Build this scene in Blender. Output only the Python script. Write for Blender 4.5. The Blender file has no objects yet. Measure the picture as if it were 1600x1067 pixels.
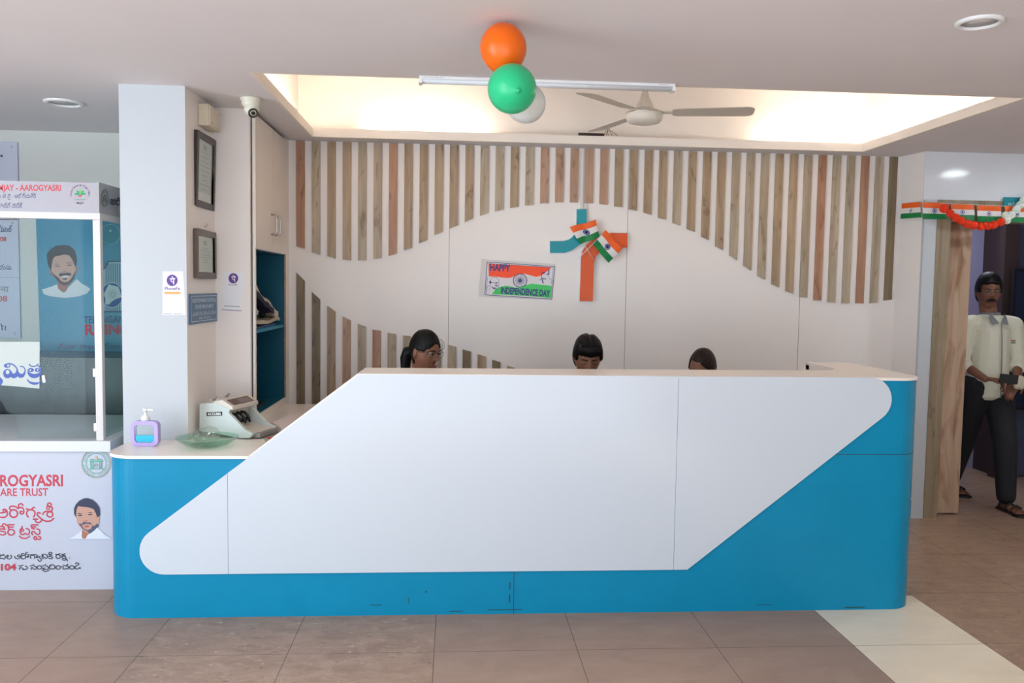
import bpy, bmesh, math, random
from mathutils import Vector, Matrix, noise
random.seed(7)
scene = bpy.context.scene
COL = scene.collection

# ------------------------------------------------------------------ camera
CR = Vector((0.99755104, -0.06826657, 0.01521838))
CU = Vector((-0.01079851, 0.06465223, 0.99784943))
CW = Vector((0.06910366, 0.99557007, -0.06375673))
CC = Vector((0, 0, 1.53)); FOC = 1300.0
cam = bpy.data.cameras.new('camera'); camo = bpy.data.objects.new('camera', cam); COL.objects.link(camo)
cam.sensor_width = 36; cam.lens = 36*FOC/1600; cam.clip_start = .05
camo.matrix_world = Matrix(((CR.x, CU.x, -CW.x, CC.x), (CR.y, CU.y, -CW.y, CC.y), (CR.z, CU.z, -CW.z, CC.z), (0, 0, 0, 1)))
scene.camera = camo

# ------------------------------------------------------------------ world, exposure
scene.view_settings.view_transform = 'Standard'; scene.view_settings.look = 'None'
scene.view_settings.gamma = 1; scene.view_settings.use_curve_mapping = False
scene.view_settings.exposure = 0.56
W = bpy.data.worlds.new('world'); scene.world = W; W.use_nodes = True
wn = W.node_tree.nodes; wl = W.node_tree.links
wn['Background'].inputs[0].default_value = (0.74, 0.88, 1.0, 1)
wn['Background'].inputs[1].default_value = 1.15

def area(name, loc, rot, sx, sy, power, col):
    l = bpy.data.lights.new(name, 'AREA'); l.shape = 'RECTANGLE'; l.size = sx; l.size_y = sy
    l.energy = power; l.color = col
    o = bpy.data.objects.new(name, l); COL.objects.link(o); o.location = loc; o.rotation_euler = rot
    return o
# added area light standing in for daylight from the left front
area('left_daylight_fill', (-4.35, .5, 1.3), Vector((1, .55, 0)).to_track_quat('-Z', 'Y').to_euler(), 2.2, 2.6, 78, (.72, .88, 1.0))
for lx, ly, lp_ in ((-.9, 2.2, 9), (1.6, 1.8, 4), (3.7, 2.7, 7)):  # unseen fill lights added to brighten the back wall
    area('lobby_fill', (lx, ly, 2.478), (0, 0, 0),   .5, .5, lp_, (1.0, .95, .90))
sun = bpy.data.lights.new('sun', 'SUN'); sun.energy = 10.5; sun.angle = math.radians(3); sun.color = (.96, .97, 1.0)
suno = bpy.data.objects.new('sun', sun); COL.objects.link(suno)
suno.rotation_euler = Vector((.25, .60, -1.0)).to_track_quat('-Z', 'Y').to_euler()

# ------------------------------------------------------------------ helpers
def s2l(c):
    return tuple(((x/255)/12.92 if x/255 <= .04045 else ((x/255+.055)/1.055)**2.4) for x in c)
MATS = {}
def mat(name, rgb, rough=.5, metal=0., spec=.5, emit=None, estr=0, trans=0, ior=1.45, coat=0, alpha=1, bump=None, var=None):
    """rgb is sRGB 0-255. var=(scale, amount) tones the colour with noise; bump=(scale, strength)."""
    if name in MATS: return MATS[name]
    m = bpy.data.materials.new(name); m.use_nodes = True
    n = m.node_tree.nodes; l = m.node_tree.links; b = n['Principled BSDF']
    c = s2l(rgb)
    b.inputs['Base Color'].default_value = (*c, 1); b.inputs['Roughness'].default_value = rough
    b.inputs['Metallic'].default_value = metal; b.inputs['Specular IOR Level'].default_value = spec
    b.inputs['IOR'].default_value = ior; b.inputs['Transmission Weight'].default_value = trans
    b.inputs['Coat Weight'].default_value = coat; b.inputs['Coat Roughness'].default_value = .08
    b.inputs['Alpha'].default_value = alpha
    if emit: b.inputs['Emission Color'].default_value = (*emit, 1); b.inputs['Emission Strength'].default_value = estr
    if var or bump:
        tc = n.new('ShaderNodeTexCoord')
    if var:
        nz = n.new('ShaderNodeTexNoise'); nz.inputs['Scale'].default_value = var[0]; nz.inputs['Detail'].default_value = 6
        l.new(tc.outputs['Object'], nz.inputs['Vector'])
        r = n.new('ShaderNodeValToRGB'); r.color_ramp.elements[0].position = .3; r.color_ramp.elements[1].position = .7
        a = var[1]
        r.color_ramp.elements[0].color = (*[x*(1-a) for x in c], 1); r.color_ramp.elements[1].color = (*[min(1, x*(1+a)) for x in c], 1)
        l.new(nz.outputs['Fac'], r.inputs['Fac']); l.new(r.outputs['Color'], b.inputs['Base Color'])
    if bump:
        nb = n.new('ShaderNodeTexNoise'); nb.inputs['Scale'].default_value = bump[0]
        l.new(tc.outputs['Object'], nb.inputs['Vector'])
        bp = n.new('ShaderNodeBump'); bp.inputs['Strength'].default_value = bump[1]; bp.inputs['Distance'].default_value = .01
        l.new(nb.outputs['Fac'], bp.inputs['Height']); l.new(bp.outputs['Normal'], b.inputs['Normal'])
    MATS[name] = m
    return m

def wood(name, dark, light, knot=(90, 60, 40), seed=0., rough=.42, scale=1.0, kt=(.63, .74)):
    m = bpy.data.materials.new(name); m.use_nodes = True
    n = m.node_tree.nodes; l = m.node_tree.links; b = n['Principled BSDF']; b.inputs['Roughness'].default_value = rough
    tc = n.new('ShaderNodeTexCoord'); oi = n.new('ShaderNodeObjectInfo')
    off = n.new('ShaderNodeVectorMath'); off.operation = 'ADD'
    sc = n.new('ShaderNodeVectorMath'); sc.operation = 'SCALE'; sc.inputs[0].default_value = (13.1, 7.7, 31.3)
    l.new(oi.outputs['Random'], sc.inputs['Scale'])
    l.new(tc.outputs['Object'], off.inputs[0]); l.new(sc.outputs[0], off.inputs[1])
    mp = n.new('ShaderNodeMapping'); mp.inputs['Scale'].default_value = (22*scale, 22*scale, 1.3*scale); mp.inputs['Location'].default_value = (seed, seed*2, seed*3)
    l.new(off.outputs[0], mp.inputs['Vector'])
    nz = n.new('ShaderNodeTexNoise'); nz.inputs['Scale'].default_value = 1.2; nz.inputs['Detail'].default_value = 8; nz.inputs['Distortion'].default_value = .8
    l.new(mp.outputs[0], nz.inputs['Vector'])
    r = n.new('ShaderNodeValToRGB'); r.color_ramp.elements[0].position = .3; r.color_ramp.elements[1].position = .66
    r.color_ramp.elements[0].color = (*s2l(dark), 1); r.color_ramp.elements[1].color = (*s2l(light), 1)
    l.new(nz.outputs['Fac'], r.inputs['Fac'])
    mp2 = n.new('ShaderNodeMapping'); mp2.inputs['Scale'].default_value = (9*scale, 9*scale, 2.4*scale); mp2.inputs['Location'].default_value = (seed+3, 1, seed)
    l.new(off.outputs[0], mp2.inputs['Vector'])
    n2 = n.new('ShaderNodeTexNoise'); n2.inputs['Scale'].default_value = 1.5; n2.inputs['Detail'].default_value = 5; n2.inputs['Distortion'].default_value = 2.2
    l.new(mp2.outputs[0], n2.inputs['Vector'])
    r2 = n.new('ShaderNodeValToRGB'); r2.color_ramp.elements[0].position = kt[0]; r2.color_ramp.elements[1].position = kt[1]
    r2.color_ramp.elements[0].color = (0, 0, 0, 1); r2.color_ramp.elements[1].color = (.75, .75, .75, 1)
    l.new(n2.outputs['Fac'], r2.inputs['Fac'])
    mx = n.new('ShaderNodeMixRGB'); mx.inputs[2].default_value = (*s2l(knot), 1)
    l.new(r2.outputs['Color'], mx.inputs[0]); l.new(r.outputs['Color'], mx.inputs[1]); l.new(mx.outputs[0], b.inputs['Base Color'])
    return m

def pane(name, tint, refl=.12, body=0.0):
    m = bpy.data.materials.new(name); m.use_nodes = True
    n = m.node_tree.nodes; l = m.node_tree.links; n.remove(n['Principled BSDF'])
    t = n.new('ShaderNodeBsdfTransparent'); t.inputs[0].default_value = (*tint, 1)
    g = n.new('ShaderNodeBsdfGlossy'); g.inputs['Roughness'].default_value = .02
    f = n.new('ShaderNodeLayerWeight'); f.inputs[0].default_value = .5
    pw = n.new('ShaderNodeMath'); pw.operation = 'POWER'; pw.inputs[1].default_value = 5; l.new(f.outputs['Facing'], pw.inputs[0])
    ad = n.new('ShaderNodeMath'); ad.operation = 'ADD'; ad.inputs[1].default_value = refl; ad.use_clamp = True
    l.new(pw.outputs[0], ad.inputs[0])
    mx = n.new('ShaderNodeMixShader'); l.new(ad.outputs[0], mx.inputs[0]); l.new(t.outputs[0], mx.inputs[1]); l.new(g.outputs[0], mx.inputs[2])
    l.new(mx.outputs[0], n['Material Output'].inputs['Surface'])
    return m

def ray(px, py): return CR*((px-800)/FOC) + CU*((533.5-py)/FOC) + CW
def on(ax, v, px, py):
    """point of the plane axis=v seen at a photo position (measuring tool for the survey of the room)"""
    d = ray(px, py); return CC + d*((v-CC[ax])/d[ax])
def vsize(y): return y/FOC

class MB:
    def __init__(s): s.v = []; s.f = []; s.m = []; s.sm = []
    def add(s, vs, fs, m=0, smooth=False):
        o = len(s.v); s.v += [Vector(v) for v in vs]
        for f in fs: s.f.append([i+o for i in f]); s.m.append(m); s.sm.append(smooth)
        return s
    def box(s, x0, x1, y0, y1, z0, z1, m=0, M=None):
        vs = [Vector((x, y, z)) for x in (x0, x1) for y in (y0, y1) for z in (z0, z1)]
        if M: vs = [M @ v for v in vs]
        return s.add(vs, [(0, 1, 3, 2), (4, 6, 7, 5), (0, 4, 5, 1), (2, 3, 7, 6), (0, 2, 6, 4), (1, 5, 7, 3)], m)
    def quad(s, a, b, c, d, m=0): return s.add([a, b, c, d], [(0, 1, 2, 3)], m)
    def prism(s, poly, ax, a0, a1, m=0, mside=None, smooth=False):
        def P(p, a):
            if ax == 0: return Vector((a, p[0], p[1]))
            if ax == 1: return Vector((p[0], a, p[1]))
            return Vector((p[0], p[1], a))
        n = len(poly); ms = m if mside is None else mside
        s.add([P(p, a0) for p in poly], [tuple(range(n))], m)
        s.add([P(p, a1) for p in poly], [tuple(range(n-1, -1, -1))], m)
        for i in range(n):
            j = (i+1) % n
            s.add([P(poly[i], a0), P(poly[i], a1), P(poly[j], a1), P(poly[j], a0)], [(0, 1, 2, 3)], ms, smooth)
        return s
    def tube(s, pts, r, m=0, n=8, cap=True):
        pts = [Vector(p) for p in pts]; rs = r if isinstance(r, (list, tuple)) else [r]*len(pts)
        rings = []; up = None
        for i, p in enumerate(pts):
            t = (pts[min(i+1, len(pts)-1)]-pts[max(i-1, 0)]).normalized()
            if up is None:
                up = Vector((0, 0, 1)) if abs(t.z) < .9 else Vector((1, 0, 0))
            a = t.cross(up).normalized(); b = a.cross(t).normalized(); up = b
            rings.append([p + (a*math.cos(2*math.pi*k/n)+b*math.sin(2*math.pi*k/n))*rs[i] for k in range(n)])
        vs = [v for R in rings for v in R]; fs = []
        for i in range(len(pts)-1):
            for k in range(n): fs.append((i*n+k, i*n+(k+1) % n, (i+1)*n+(k+1) % n, (i+1)*n+k))
        if cap: fs.append(tuple(range(n-1, -1, -1))); fs.append(tuple((len(pts)-1)*n+k for k in range(n)))
        return s.add(vs, fs, m, True)
    def lathe(s, prof, c=(0, 0, 0), m=0, n=32, M=None, close=False):
        c = Vector(c); vs = []; fs = []
        for (r, z) in prof:
            for k in range(n):
                a = 2*math.pi*k/n; v = Vector((r*math.cos(a), r*math.sin(a), z))
                vs.append(c + ((M @ v) if M else v))
        for i in range(len(prof)-1):
            for k in range(n): fs.append((i*n+k, i*n+(k+1) % n, (i+1)*n+(k+1) % n, (i+1)*n+k))
        if prof[0][0] > 1e-4 and not close: fs.append(tuple(range(n-1, -1, -1)))
        if prof[-1][0] > 1e-4 and not close: fs.append(tuple((len(prof)-1)*n+k for k in range(n)))
        return s.add(vs, fs, m, True)
    def ell(s, c, r, m=0, n=20, h=12, M=None):
        c = Vector(c)
        if not isinstance(r, (tuple, list)): r = (r, r, r)
        vs = []; fs = []
        for i in range(h+1):
            t = math.pi*i/h
            for k in range(n):
                a = 2*math.pi*k/n
                v = Vector((r[0]*math.sin(t)*math.cos(a), r[1]*math.sin(t)*math.sin(a), r[2]*math.cos(t)))
                vs.append(c+((M @ v) if M else v))
        for i in range(h):
            for k in range(n): fs.append((i*n+k, (i+1)*n+k, (i+1)*n+(k+1) % n, i*n+(k+1) % n))
        return s.add(vs, fs, m, True)
    def cap(s, p0, r0, p1, r1, n=14):
        """tapered limb with round ends"""
        p0 = Vector(p0); p1 = Vector(p1); s.tube([p0, p1], [r0, r1], n=n); s.ell(p0, r0, n=n, h=8); s.ell(p1, r1, n=n, h=8); return s
    def xf(s, M): s.v = [M @ v for v in s.v]; return s

def mesh_from(mb, mats):
    me = bpy.data.meshes.new('m'); me.from_pydata([tuple(v) for v in mb.v], [], mb.f)
    for m in mats: me.materials.append(m)
    for p, mi, sm in zip(me.polygons, mb.m, mb.sm): p.material_index = mi; p.use_smooth = sm
    bm = bmesh.new(); bm.from_mesh(me); bmesh.ops.remove_doubles(bm, verts=bm.verts, dist=1e-6)
    bmesh.ops.dissolve_degenerate(bm, dist=1e-7, edges=bm.edges)
    bmesh.ops.recalc_face_normals(bm, faces=bm.faces); bm.to_mesh(me); bm.free()
    return me

def wloc(o):
    p = Vector((0, 0, 0))
    while o: p += o.location; o = o.parent
    return p

def tag(o, label=None, cat=None, group=None, kind=None):
    if label: o['label'] = label
    if cat: o['category'] = cat
    if group: o['group'] = group
    if kind: o['kind'] = kind
    return o

def build(mb, name, mats, parent=None, bevel=0, base=None, **kw):
    """links the mesh as ONE object; verts are in world space"""
    if not isinstance(mats, (list, tuple)): mats = [mats]
    if parent is None:
        if base is None:
            xs = [v.x for v in mb.v]; ys = [v.y for v in mb.v]; zs = [v.z for v in mb.v]
            base = Vector(((min(xs)+max(xs))/2, (min(ys)+max(ys))/2, min(zs)))
        base = Vector(base); loc = base; org = base
    else:
        loc = Vector((0, 0, 0)); org = wloc(parent)
    mb.v = [v-org for v in mb.v]
    me = mesh_from(mb, mats); me.name = name
    o = bpy.data.objects.new(name, me); COL.objects.link(o); o.location = loc; o.parent = parent
    if bevel:
        b = o.modifiers.new('bevel', 'BEVEL'); b.width = bevel; b.segments = 3; b.limit_method = 'ANGLE'; b.angle_limit = math.radians(40)
        for p in me.polygons: p.use_smooth = True
        b.harden_normals = True
    tag(o, **kw)
    return o

def thing(name, label, cat, loc, group=None):
    o = bpy.data.objects.new(name, None); COL.objects.link(o); o.location = loc; o.empty_display_size = .1
    return tag(o, label, cat, group)

def copy_tree(o, parent=None):
    c = o.copy(); COL.objects.link(c); c.parent = parent
    for ch in list(o.children): copy_tree(ch, c)
    return c

def arc(cx, cy, r, a0, a1, n=8):
    return [(cx+r*math.cos(math.radians(a0+(a1-a0)*i/n)), cy+r*math.sin(math.radians(a0+(a1-a0)*i/n))) for i in range(n+1)]

def rounded_poly(pts, rads, n=8):
    out = []; N = len(pts)
    for i in range(N):
        p = Vector(pts[i]); a = Vector(pts[i-1]); b = Vector(pts[(i+1) % N]); r = rads[i]
        if r <= 0: out.append(tuple(p)); continue
        d1 = (a-p).normalized(); d2 = (b-p).normalized(); ang = d1.angle(d2)
        t = r/math.tan(ang/2); c = p+(d1+d2).normalized()*(r/math.sin(ang/2))
        s = p+d1*t-c; e = p+d2*t-c
        a0 = math.atan2(s.y, s.x); a1 = math.atan2(e.y, e.x); da = (a1-a0+math.pi) % (2*math.pi)-math.pi
        for k in range(n+1):
            t_ = a0+da*k/n; out.append((c.x+r*math.cos(t_), c.y+r*math.sin(t_)))
    return out

# ---- flat printed work: coloured shapes laid on a plane
TXT = {}
def text_mesh(s, bold=0.0):
    k = (s, bold)
    if k in TXT: return TXT[k]
    cu = bpy.data.curves.new('t', 'FONT'); cu.body = s; cu.size = 1; cu.offset = bold; cu.resolution_u = 3
    o = bpy.data.objects.new('t', cu); COL.objects.link(o)
    dg = bpy.context.evaluated_depsgraph_get(); dg.update()
    me = bpy.data.meshes.new_from_object(o.evaluated_get(dg))
    vs = [(v.co.x, v.co.y) for v in me.vertices]; fs = [tuple(p.vertices) for p in me.polygons]
    bpy.data.objects.remove(o); bpy.data.meshes.remove(me)
    TXT[k] = (vs, fs); return TXT[k]

class Art:
    def __init__(s, ax, val, side, step=.000025):
        """plane axis=val, printed side faces `side` along that axis"""
        s.ax = ax; s.val = val; s.side = side; s.mb = MB(); s.mats = []; s.layer = 1; s.step = step
        s.dep = None
    def mi(s, m):
        if m not in s.mats: s.mats.append(m)
        return s.mats.index(m)
    def P(s, px, py):
        p = on(s.ax, s.val, px, py)
        return (p.y, p.z) if s.ax == 0 else (p.x, p.z)
    def W(s, q, l):
        a = s.val+s.side*s.step*l
        return Vector((a, q[0], q[1])) if s.ax == 0 else Vector((q[0], a, q[1]))
    def poly(s, pts, m, px=True):
        if px: pts = [s.P(*p) for p in pts]
        s.mb.add([s.W(p, s.layer) for p in pts], [tuple(range(len(pts)))], s.mi(m)); s.layer += 1
    def ell(s, cx, cy, rx, ry, m, px=True, n=28, rot=0):
        c, d = math.cos(rot), math.sin(rot)
        pts = []
        for k in range(n):
            a = 2*math.pi*k/n; x = rx*math.cos(a); y = ry*math.sin(a); pts.append((cx+x*c-y*d, cy+x*d+y*c))
        s.poly(pts, m, px)
    def line(s, pts, w, m, px=True):
        """polyline of width w (same units as pts)"""
        l = s.layer; i = s.mi(m)
        for a, b in zip(pts[:-1], pts[1:]):
            a = Vector(a); b = Vector(b); d = (b-a)
            if d.length < 1e-9: continue
            d.normalize(); nn = Vector((-d.y, d.x))*w/2; e = d*w*.3
            q = [a-e+nn, b+e+nn, b+e-nn, a-e-nn]
            if px: q = [s.P(*p) for p in q]
            s.mb.add([s.W(p, l) for p in q], [(0, 1, 2, 3)], i)
        s.layer += 1
    def ring(s, cx, cy, r, w, m, px=True, n=36, sx=1):
        s.line([(cx+r*sx*math.cos(2*math.pi*k/n), cy+r*math.sin(2*math.pi*k/n)) for k in range(n+1)], w, m, px)
    def text(s, t, a, b, h, m, bold=0.0, px=True, caps=.7):
        """text from baseline point a to baseline point b with letter height h (photo units when px)"""
        vs, fs = text_mesh(t, bold)
        if not vs: return
        x0 = min(v[0] for v in vs); x1 = max(v[0] for v in vs)
        a = Vector(a); b = Vector(b); d = b-a; L = d.length; d.normalize()
        up = Vector((d.y, -d.x)) if px else Vector((-d.y, d.x))
        pts = []
        for v in vs:
            q = a + d*((v[0]-x0)/(x1-x0)*L) + up*(v[1]/caps*h)
            pts.append(s.W(s.P(*q) if px else q, s.layer))
        s.mb.add(pts, fs, s.mi(m)); s.layer += 1
    def arctext(s, t, cx, cy, r, a0, a1, h, m, px=True, bold=0, flip=False):
        n = len(t)
        for i, ch in enumerate(t):
            if ch == ' ': continue
            a = math.radians(a0+(a1-a0)*(i+.5)/n); c = Vector((cx+r*math.cos(a), cy-r*math.sin(a)))
            tx = Vector((math.sin(a), math.cos(a)))*(1 if not flip else -1)
            w = h*.75; s.text(ch, c-tx*w/2, c+tx*w/2, h, m, bold, px); s.layer -= 1
        s.layer += 1
    def stroke(s, pts, w, m, px=True, T=None):
        """smooth pen stroke"""
        if T: pts = [(T[0]+x*T[2], T[1]+y*T[2]) for x, y in pts]; w = w*T[2]
        P = [Vector(p) for p in pts]; P = [P[0]*2-P[1]]+P+[P[-1]*2-P[-2]]; out = []
        for i in range(1, len(P)-2):
            for k in range(4):
                t = k/4; a, b, c, d = P[i-1], P[i], P[i+1], P[i+2]
                out.append(.5*((2*b)+(c-a)*t+(2*a-5*b+4*c-d)*t*t+(3*b-a-3*c+d)*t**3))
        out.append(P[-2]); n = len(out); L = []; R = []
        for i, p in enumerate(out):
            d = (out[min(i+1, n-1)]-out[max(i-1, 0)]); d = d.normalized() if d.length > 1e-9 else Vector((1, 0)); nn = Vector((-d.y, d.x))*w/2
            L.append(p+nn); R.append(p-nn)
        for i in range(n-1):
            q = [L[i], L[i+1], R[i+1], R[i]]; q = [s.P(*p) for p in q] if px else q
            s.mb.add([s.W(p, s.layer) for p in q], [(0, 1, 2, 3)], s.mi(m))
        s.layer += 1
        for e in (out[0], out[-1]): s.ell(e.x, e.y, w/2, w/2, m, px, 10); s.layer -= 1
        s.layer += 1
    def oval(s, cx, cy, rx, ry, w, m, T=None):
        s.stroke([(cx+rx*math.cos(k*math.pi/6), cy+ry*math.sin(k*math.pi/6)) for k in range(13)], w, m, T=T)
    def build(s, name, parent=None, **kw): return build(s.mb, name, s.mats, parent, **kw)

def ink(name, rgb, rough=.45): return mat('ink_'+name, rgb, rough)

# ------------------------------------------------------------------ materials
M_wall = mat('white_laminate', (243, 237, 233), .32, spec=.4)
M_wallc = mat('cool_white_laminate', (196, 201, 206), .3, spec=.4)
M_paint = mat('painted_wall', (222, 224, 220), .7)
M_ceil = mat('ceiling_paint', (228, 223, 224), .85, var=(1.5, .02))
M_tray = mat('tray_paint', (238, 230, 222), .8, var=(3, .02))
M_teal = mat('teal_laminate', (8, 140, 182), .36, spec=.3, var=(5, .035))
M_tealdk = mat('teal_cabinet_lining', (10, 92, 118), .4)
M_panel = mat('glossy_white_laminate', (211, 219, 228), .16, spec=.45)
M_cream = mat('cream_laminate', (250, 240, 231), .3)
M_seam = mat('dark_seam', (60, 60, 62), .8)
M_seaml = mat('seam_grey', (150, 143, 140), .8)  # grey joints of the wall panels
M_black = mat('black_plastic', (22, 22, 24), .35)
M_dark = mat('dark_brown_frame', (48, 36, 34), .35)
M_white = mat('white_plastic', (236, 236, 236), .35)
M_chrome = mat('brushed_chrome', (200, 196, 190), .25, metal=1)
M_paper = mat('white_paper', (228, 226, 222), .7)
M_grout = mat('dark_grout', (72, 64, 60), .9)

def tilemat(name, a, b, sc, fleck):
    m = bpy.data.materials.new(name); m.use_nodes = True; n = m.node_tree.nodes; l = m.node_tree.links
    p = n['Principled BSDF']; p.inputs['Roughness'].default_value = .3; p.inputs['Specular IOR Level'].default_value = .4
    tc = n.new('ShaderNodeTexCoord'); mp = n.new('ShaderNodeMapping'); mp.inputs['Scale'].default_value = (1, 2.2, 1)
    l.new(tc.outputs['Object'], mp.inputs[0])
    z = n.new('ShaderNodeTexNoise'); z.inputs['Scale'].default_value = sc; z.inputs['Detail'].default_value = 10; z.inputs['Roughness'].default_value = .65; z.inputs['Distortion'].default_value = .6
    l.new(mp.outputs[0], z.inputs['Vector'])
    r = n.new('ShaderNodeValToRGB'); e = r.color_ramp.elements
    e[0].position = .32; e[0].color = (*s2l(a), 1); e[1].position = .66; e[1].color = (*s2l(b), 1)
    l.new(z.outputs['Fac'], r.inputs[0])
    z2 = n.new('ShaderNodeTexNoise'); z2.inputs['Scale'].default_value = 34; z2.inputs['Detail'].default_value = 6; z2.inputs['Distortion'].default_value = 1.15
    l.new(mp.outputs[0], z2.inputs['Vector'])
    r2 = n.new('ShaderNodeValToRGB'); f = r2.color_ramp.elements; f[0].position = .62; f[0].color = (0, 0, 0, 1); f[1].position = .7; f[1].color = (fleck, fleck, fleck, 1)
    l.new(z2.outputs['Fac'], r2.inputs[0])
    mx = n.new('ShaderNodeMixRGB'); mx.inputs[2].default_value = (*s2l((205, 190, 178)), 1)
    l.new(r2.outputs[0], mx.inputs[0]); l.new(r.outputs[0], mx.inputs[1])
    r3 = n.new('ShaderNodeValToRGB'); g = r3.color_ramp.elements; g[0].position = .3; g[0].color = (fleck, fleck, fleck, 1); g[1].position = .37; g[1].color = (0, 0, 0, 1)
    l.new(z2.outputs['Fac'], r3.inputs[0])
    mx2 = n.new('ShaderNodeMixRGB'); mx2.inputs[2].default_value = (*s2l((80, 66, 58)), 1)
    l.new(r3.outputs[0], mx2.inputs[0]); l.new(mx.outputs[0], mx2.inputs[1]); l.new(mx2.outputs[0], p.inputs['Base Color'])
    return m
M_tileA = tilemat('speckled_brown_tile', (150, 120, 100), (174, 146, 124), 7, .65)
M_tileB = tilemat('smooth_taupe_tile', (156, 127, 108), (168, 140, 120), 4, .12)
M_tileP = tilemat('pale_cream_tile', (230, 214, 190), (242, 228, 204), 2, .0)

# ------------------------------------------------------------------ SETTING
CZ = 2.484
# floor: base + tiles
b = MB(); b.box(-9, 9, -1.2, 9.0, -.05, -.0015, 0)
g = .0011; P0 = 1.75; T = .607
def tiles(x0, x1, y0, y1, m):
    b.add([(x0+g, y0+g, 0), (x1-g, y0+g, 0), (x1-g, y1-g, 0), (x0+g, y1-g, 0)], [(0, 1, 2, 3)], m)
xs = [P0-T*k for k in range(0, 6)]
cols = [(xs[i+1], xs[i]) for i in range(5)] + [(-1.645, xs[5])] + [(-1.645-T*(k+1), -1.645-T*k) for k in range(6)]
for (x0, x1) in cols:
    for j in range(-7, 8):
        y0 = 3.42+T*j
        tiles(x0, x1, y0, y0+T, 2 if (-.07 < (x0+x1)/2 or (x0+x1)/2 < -1.29) else 1)
for j in range(-7, 8):
    y0 = 3.42+T*j
    if y0 < 3.9: tiles(P0, 2.34, y0, min(y0+T, 4.0), 3)
for k in range(6):
    for j in range(-7, 8):
        y0 = 3.42+T*j; tiles(2.34+T*k, 2.34+T*(k+1), y0, y0+T, 1)
tiles(P0, 2.34, 4.0, 4.634, 1)
for j in range(2, 8): tiles(P0, 2.34, 3.42+T*j, 3.42+T*j+T, 1)
build(b, 'floor', [M_grout, M_tileA, M_tileB, M_tileP], base=(0, 0, 0), kind='structure')

b = MB(); b.box(-14, 14, -16, -1.2, -.06, -.002); build(b, 'floor_outside', mat('bounce_paving', (198, 202, 206), .8), base=(0, -8, -.06), kind='structure')  # unseen ground, kept pale to bounce sunlight up to the ceiling
# false ceiling with the recessed tray
TX0, TX1, TY0, TY1 = -.925, 2.733, 3.91, 5.50
b = MB(); X0, X1, Y0, Y1 = -4.2, 5.6, -.9, 5.66
for (a0, a1, c0, c1) in ((X0, X1, Y0, TY0-.02), (X0, TX0-.02, TY0-.02, Y1), (TX1+.02, X1, TY0-.02, Y1), (TX0-.02, TX1+.02, TY1+.02, Y1)):
    b.box(a0, a1, c0, c1, CZ, CZ+.035, 0)
# upstand lip round the opening
lh = .055
b.box(TX0-.02, TX0, TY0-.02, TY1+.02, CZ, CZ+lh, 1); b.box(TX1, TX1+.02, TY0-.02, TY1+.02, CZ, CZ+lh, 1)
b.box(TX0, TX1, TY1, TY1+.02, CZ, CZ+lh, 1); b.box(TX0, TX1, TY0-.02, TY0, CZ, CZ+lh, 1)
# cavity walls and roof of the recess
cx0, cx1, cy0, cy1, cz1 = TX0-.12, TX1+.13, TY0-.12, 5.66, 3.0
b.box(cx0-.04, cx0, cy0, cy1, CZ+.035, cz1, 1); b.box(cx1, cx1+.04, cy0, cy1, CZ+.035, cz1, 1)
b.box(cx0-.04, cx1+.04, cy0-.04, cy0, CZ+.035, cz1, 1); b.box(cx0-.04, cx1+.04, cy1, cy1+.04, CZ+.035, cz1, 1)
b.box(cx0-.04, cx1+.04, cy0-.04, cy1+.04, cz1, cz1+.04, 1)
build(b, 'ceiling', [M_ceil, M_tray], base=(0, 0, CZ), kind='structure')

# back wall with panel seams
b = MB(); b.box(-1.12, 3.2, 5.66, 5.74, 0, 2.52, 0)
for x in (-.042, 1.172, 2.40): b.box(x-.0016, x+.0016, 5.6592, 5.661, .1, CZ, 1)
build(b, 'wall_back', [M_wall, M_seaml], base=(0, 5.66, 0), kind='structure')
# pillar with its side return and the narrow face behind it
b = MB(); b.box(-1.628, -1.317, 4.2, 4.75, 0, CZ, 0); b.box(-1.55, -1.127, 4.69, 4.72, 0, CZ, 1)
b.box(-1.3172, -1.3162, 4.2, 4.69, 0, CZ, 1)
build(b, 'wall_left', [M_wallc, M_wall], base=(-1.45, 4.2, 0), kind='structure')
b = MB(); b.box(-4.2, -1.55, 5.57, 5.65, 0, CZ, 0); b.box(-4.28, -4.2, 2.2, 5.65, 0, CZ, 0)
build(b, 'wall_far_left', M_paint, base=(-3, 5.57, 0), kind='structure')
# right: narrow reveal, over-door panel, wall beyond frame, unseen light-blocking walls
b = MB(); b.prism([(3.083, 5.66), (3.126, 5.43), (3.21, 5.43), (3.21, 5.66)], 2, 0, CZ, 0)
b.box(4.45, 5.6, 5.43, 5.5, 0, CZ, 0)
b.box(5.55, 5.63, -.9, 5.5, 0, CZ, 0); b.box(1.9, 5.63, -.98, -.9, 0, CZ, 0)  # unseen right and rear walls, added to block light from the right
build(b, 'wall_right', [M_wall], base=(3.1, 5.43, 0), kind='structure')
b = MB(); b.box(3.126, 5.6, 5.424, 5.5, 2.165, CZ, 0)
build(b, 'wall_over_door', mat('glossy_grey_white_panel', (228, 231, 236), .12), base=(3.8, 5.43, 2.165), kind='structure')
b = MB(); b.box(3.127, 3.214, 5.405, 5.43, 0, 2.165, 0)
build(b, 'trim_1', M_wallc, base=(3.17, 5.42, 0), kind='structure')
Wd_jamb = wood('grey_olive_wood', (128, 110, 88), (158, 142, 118), (80, 62, 46), 4)
Wd_door = wood('pinkish_brown_wood', (164, 130, 104), (198, 172, 148), (132, 82, 52), 9, scale=.42, kt=(.50, .68))
b = MB(); b.box(3.214, 3.312, 5.40, 5.52, 0, 2.165, 0)
build(b, 'trim_2', Wd_jamb, base=(3.26, 5.43, 0), kind='structure')
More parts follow.
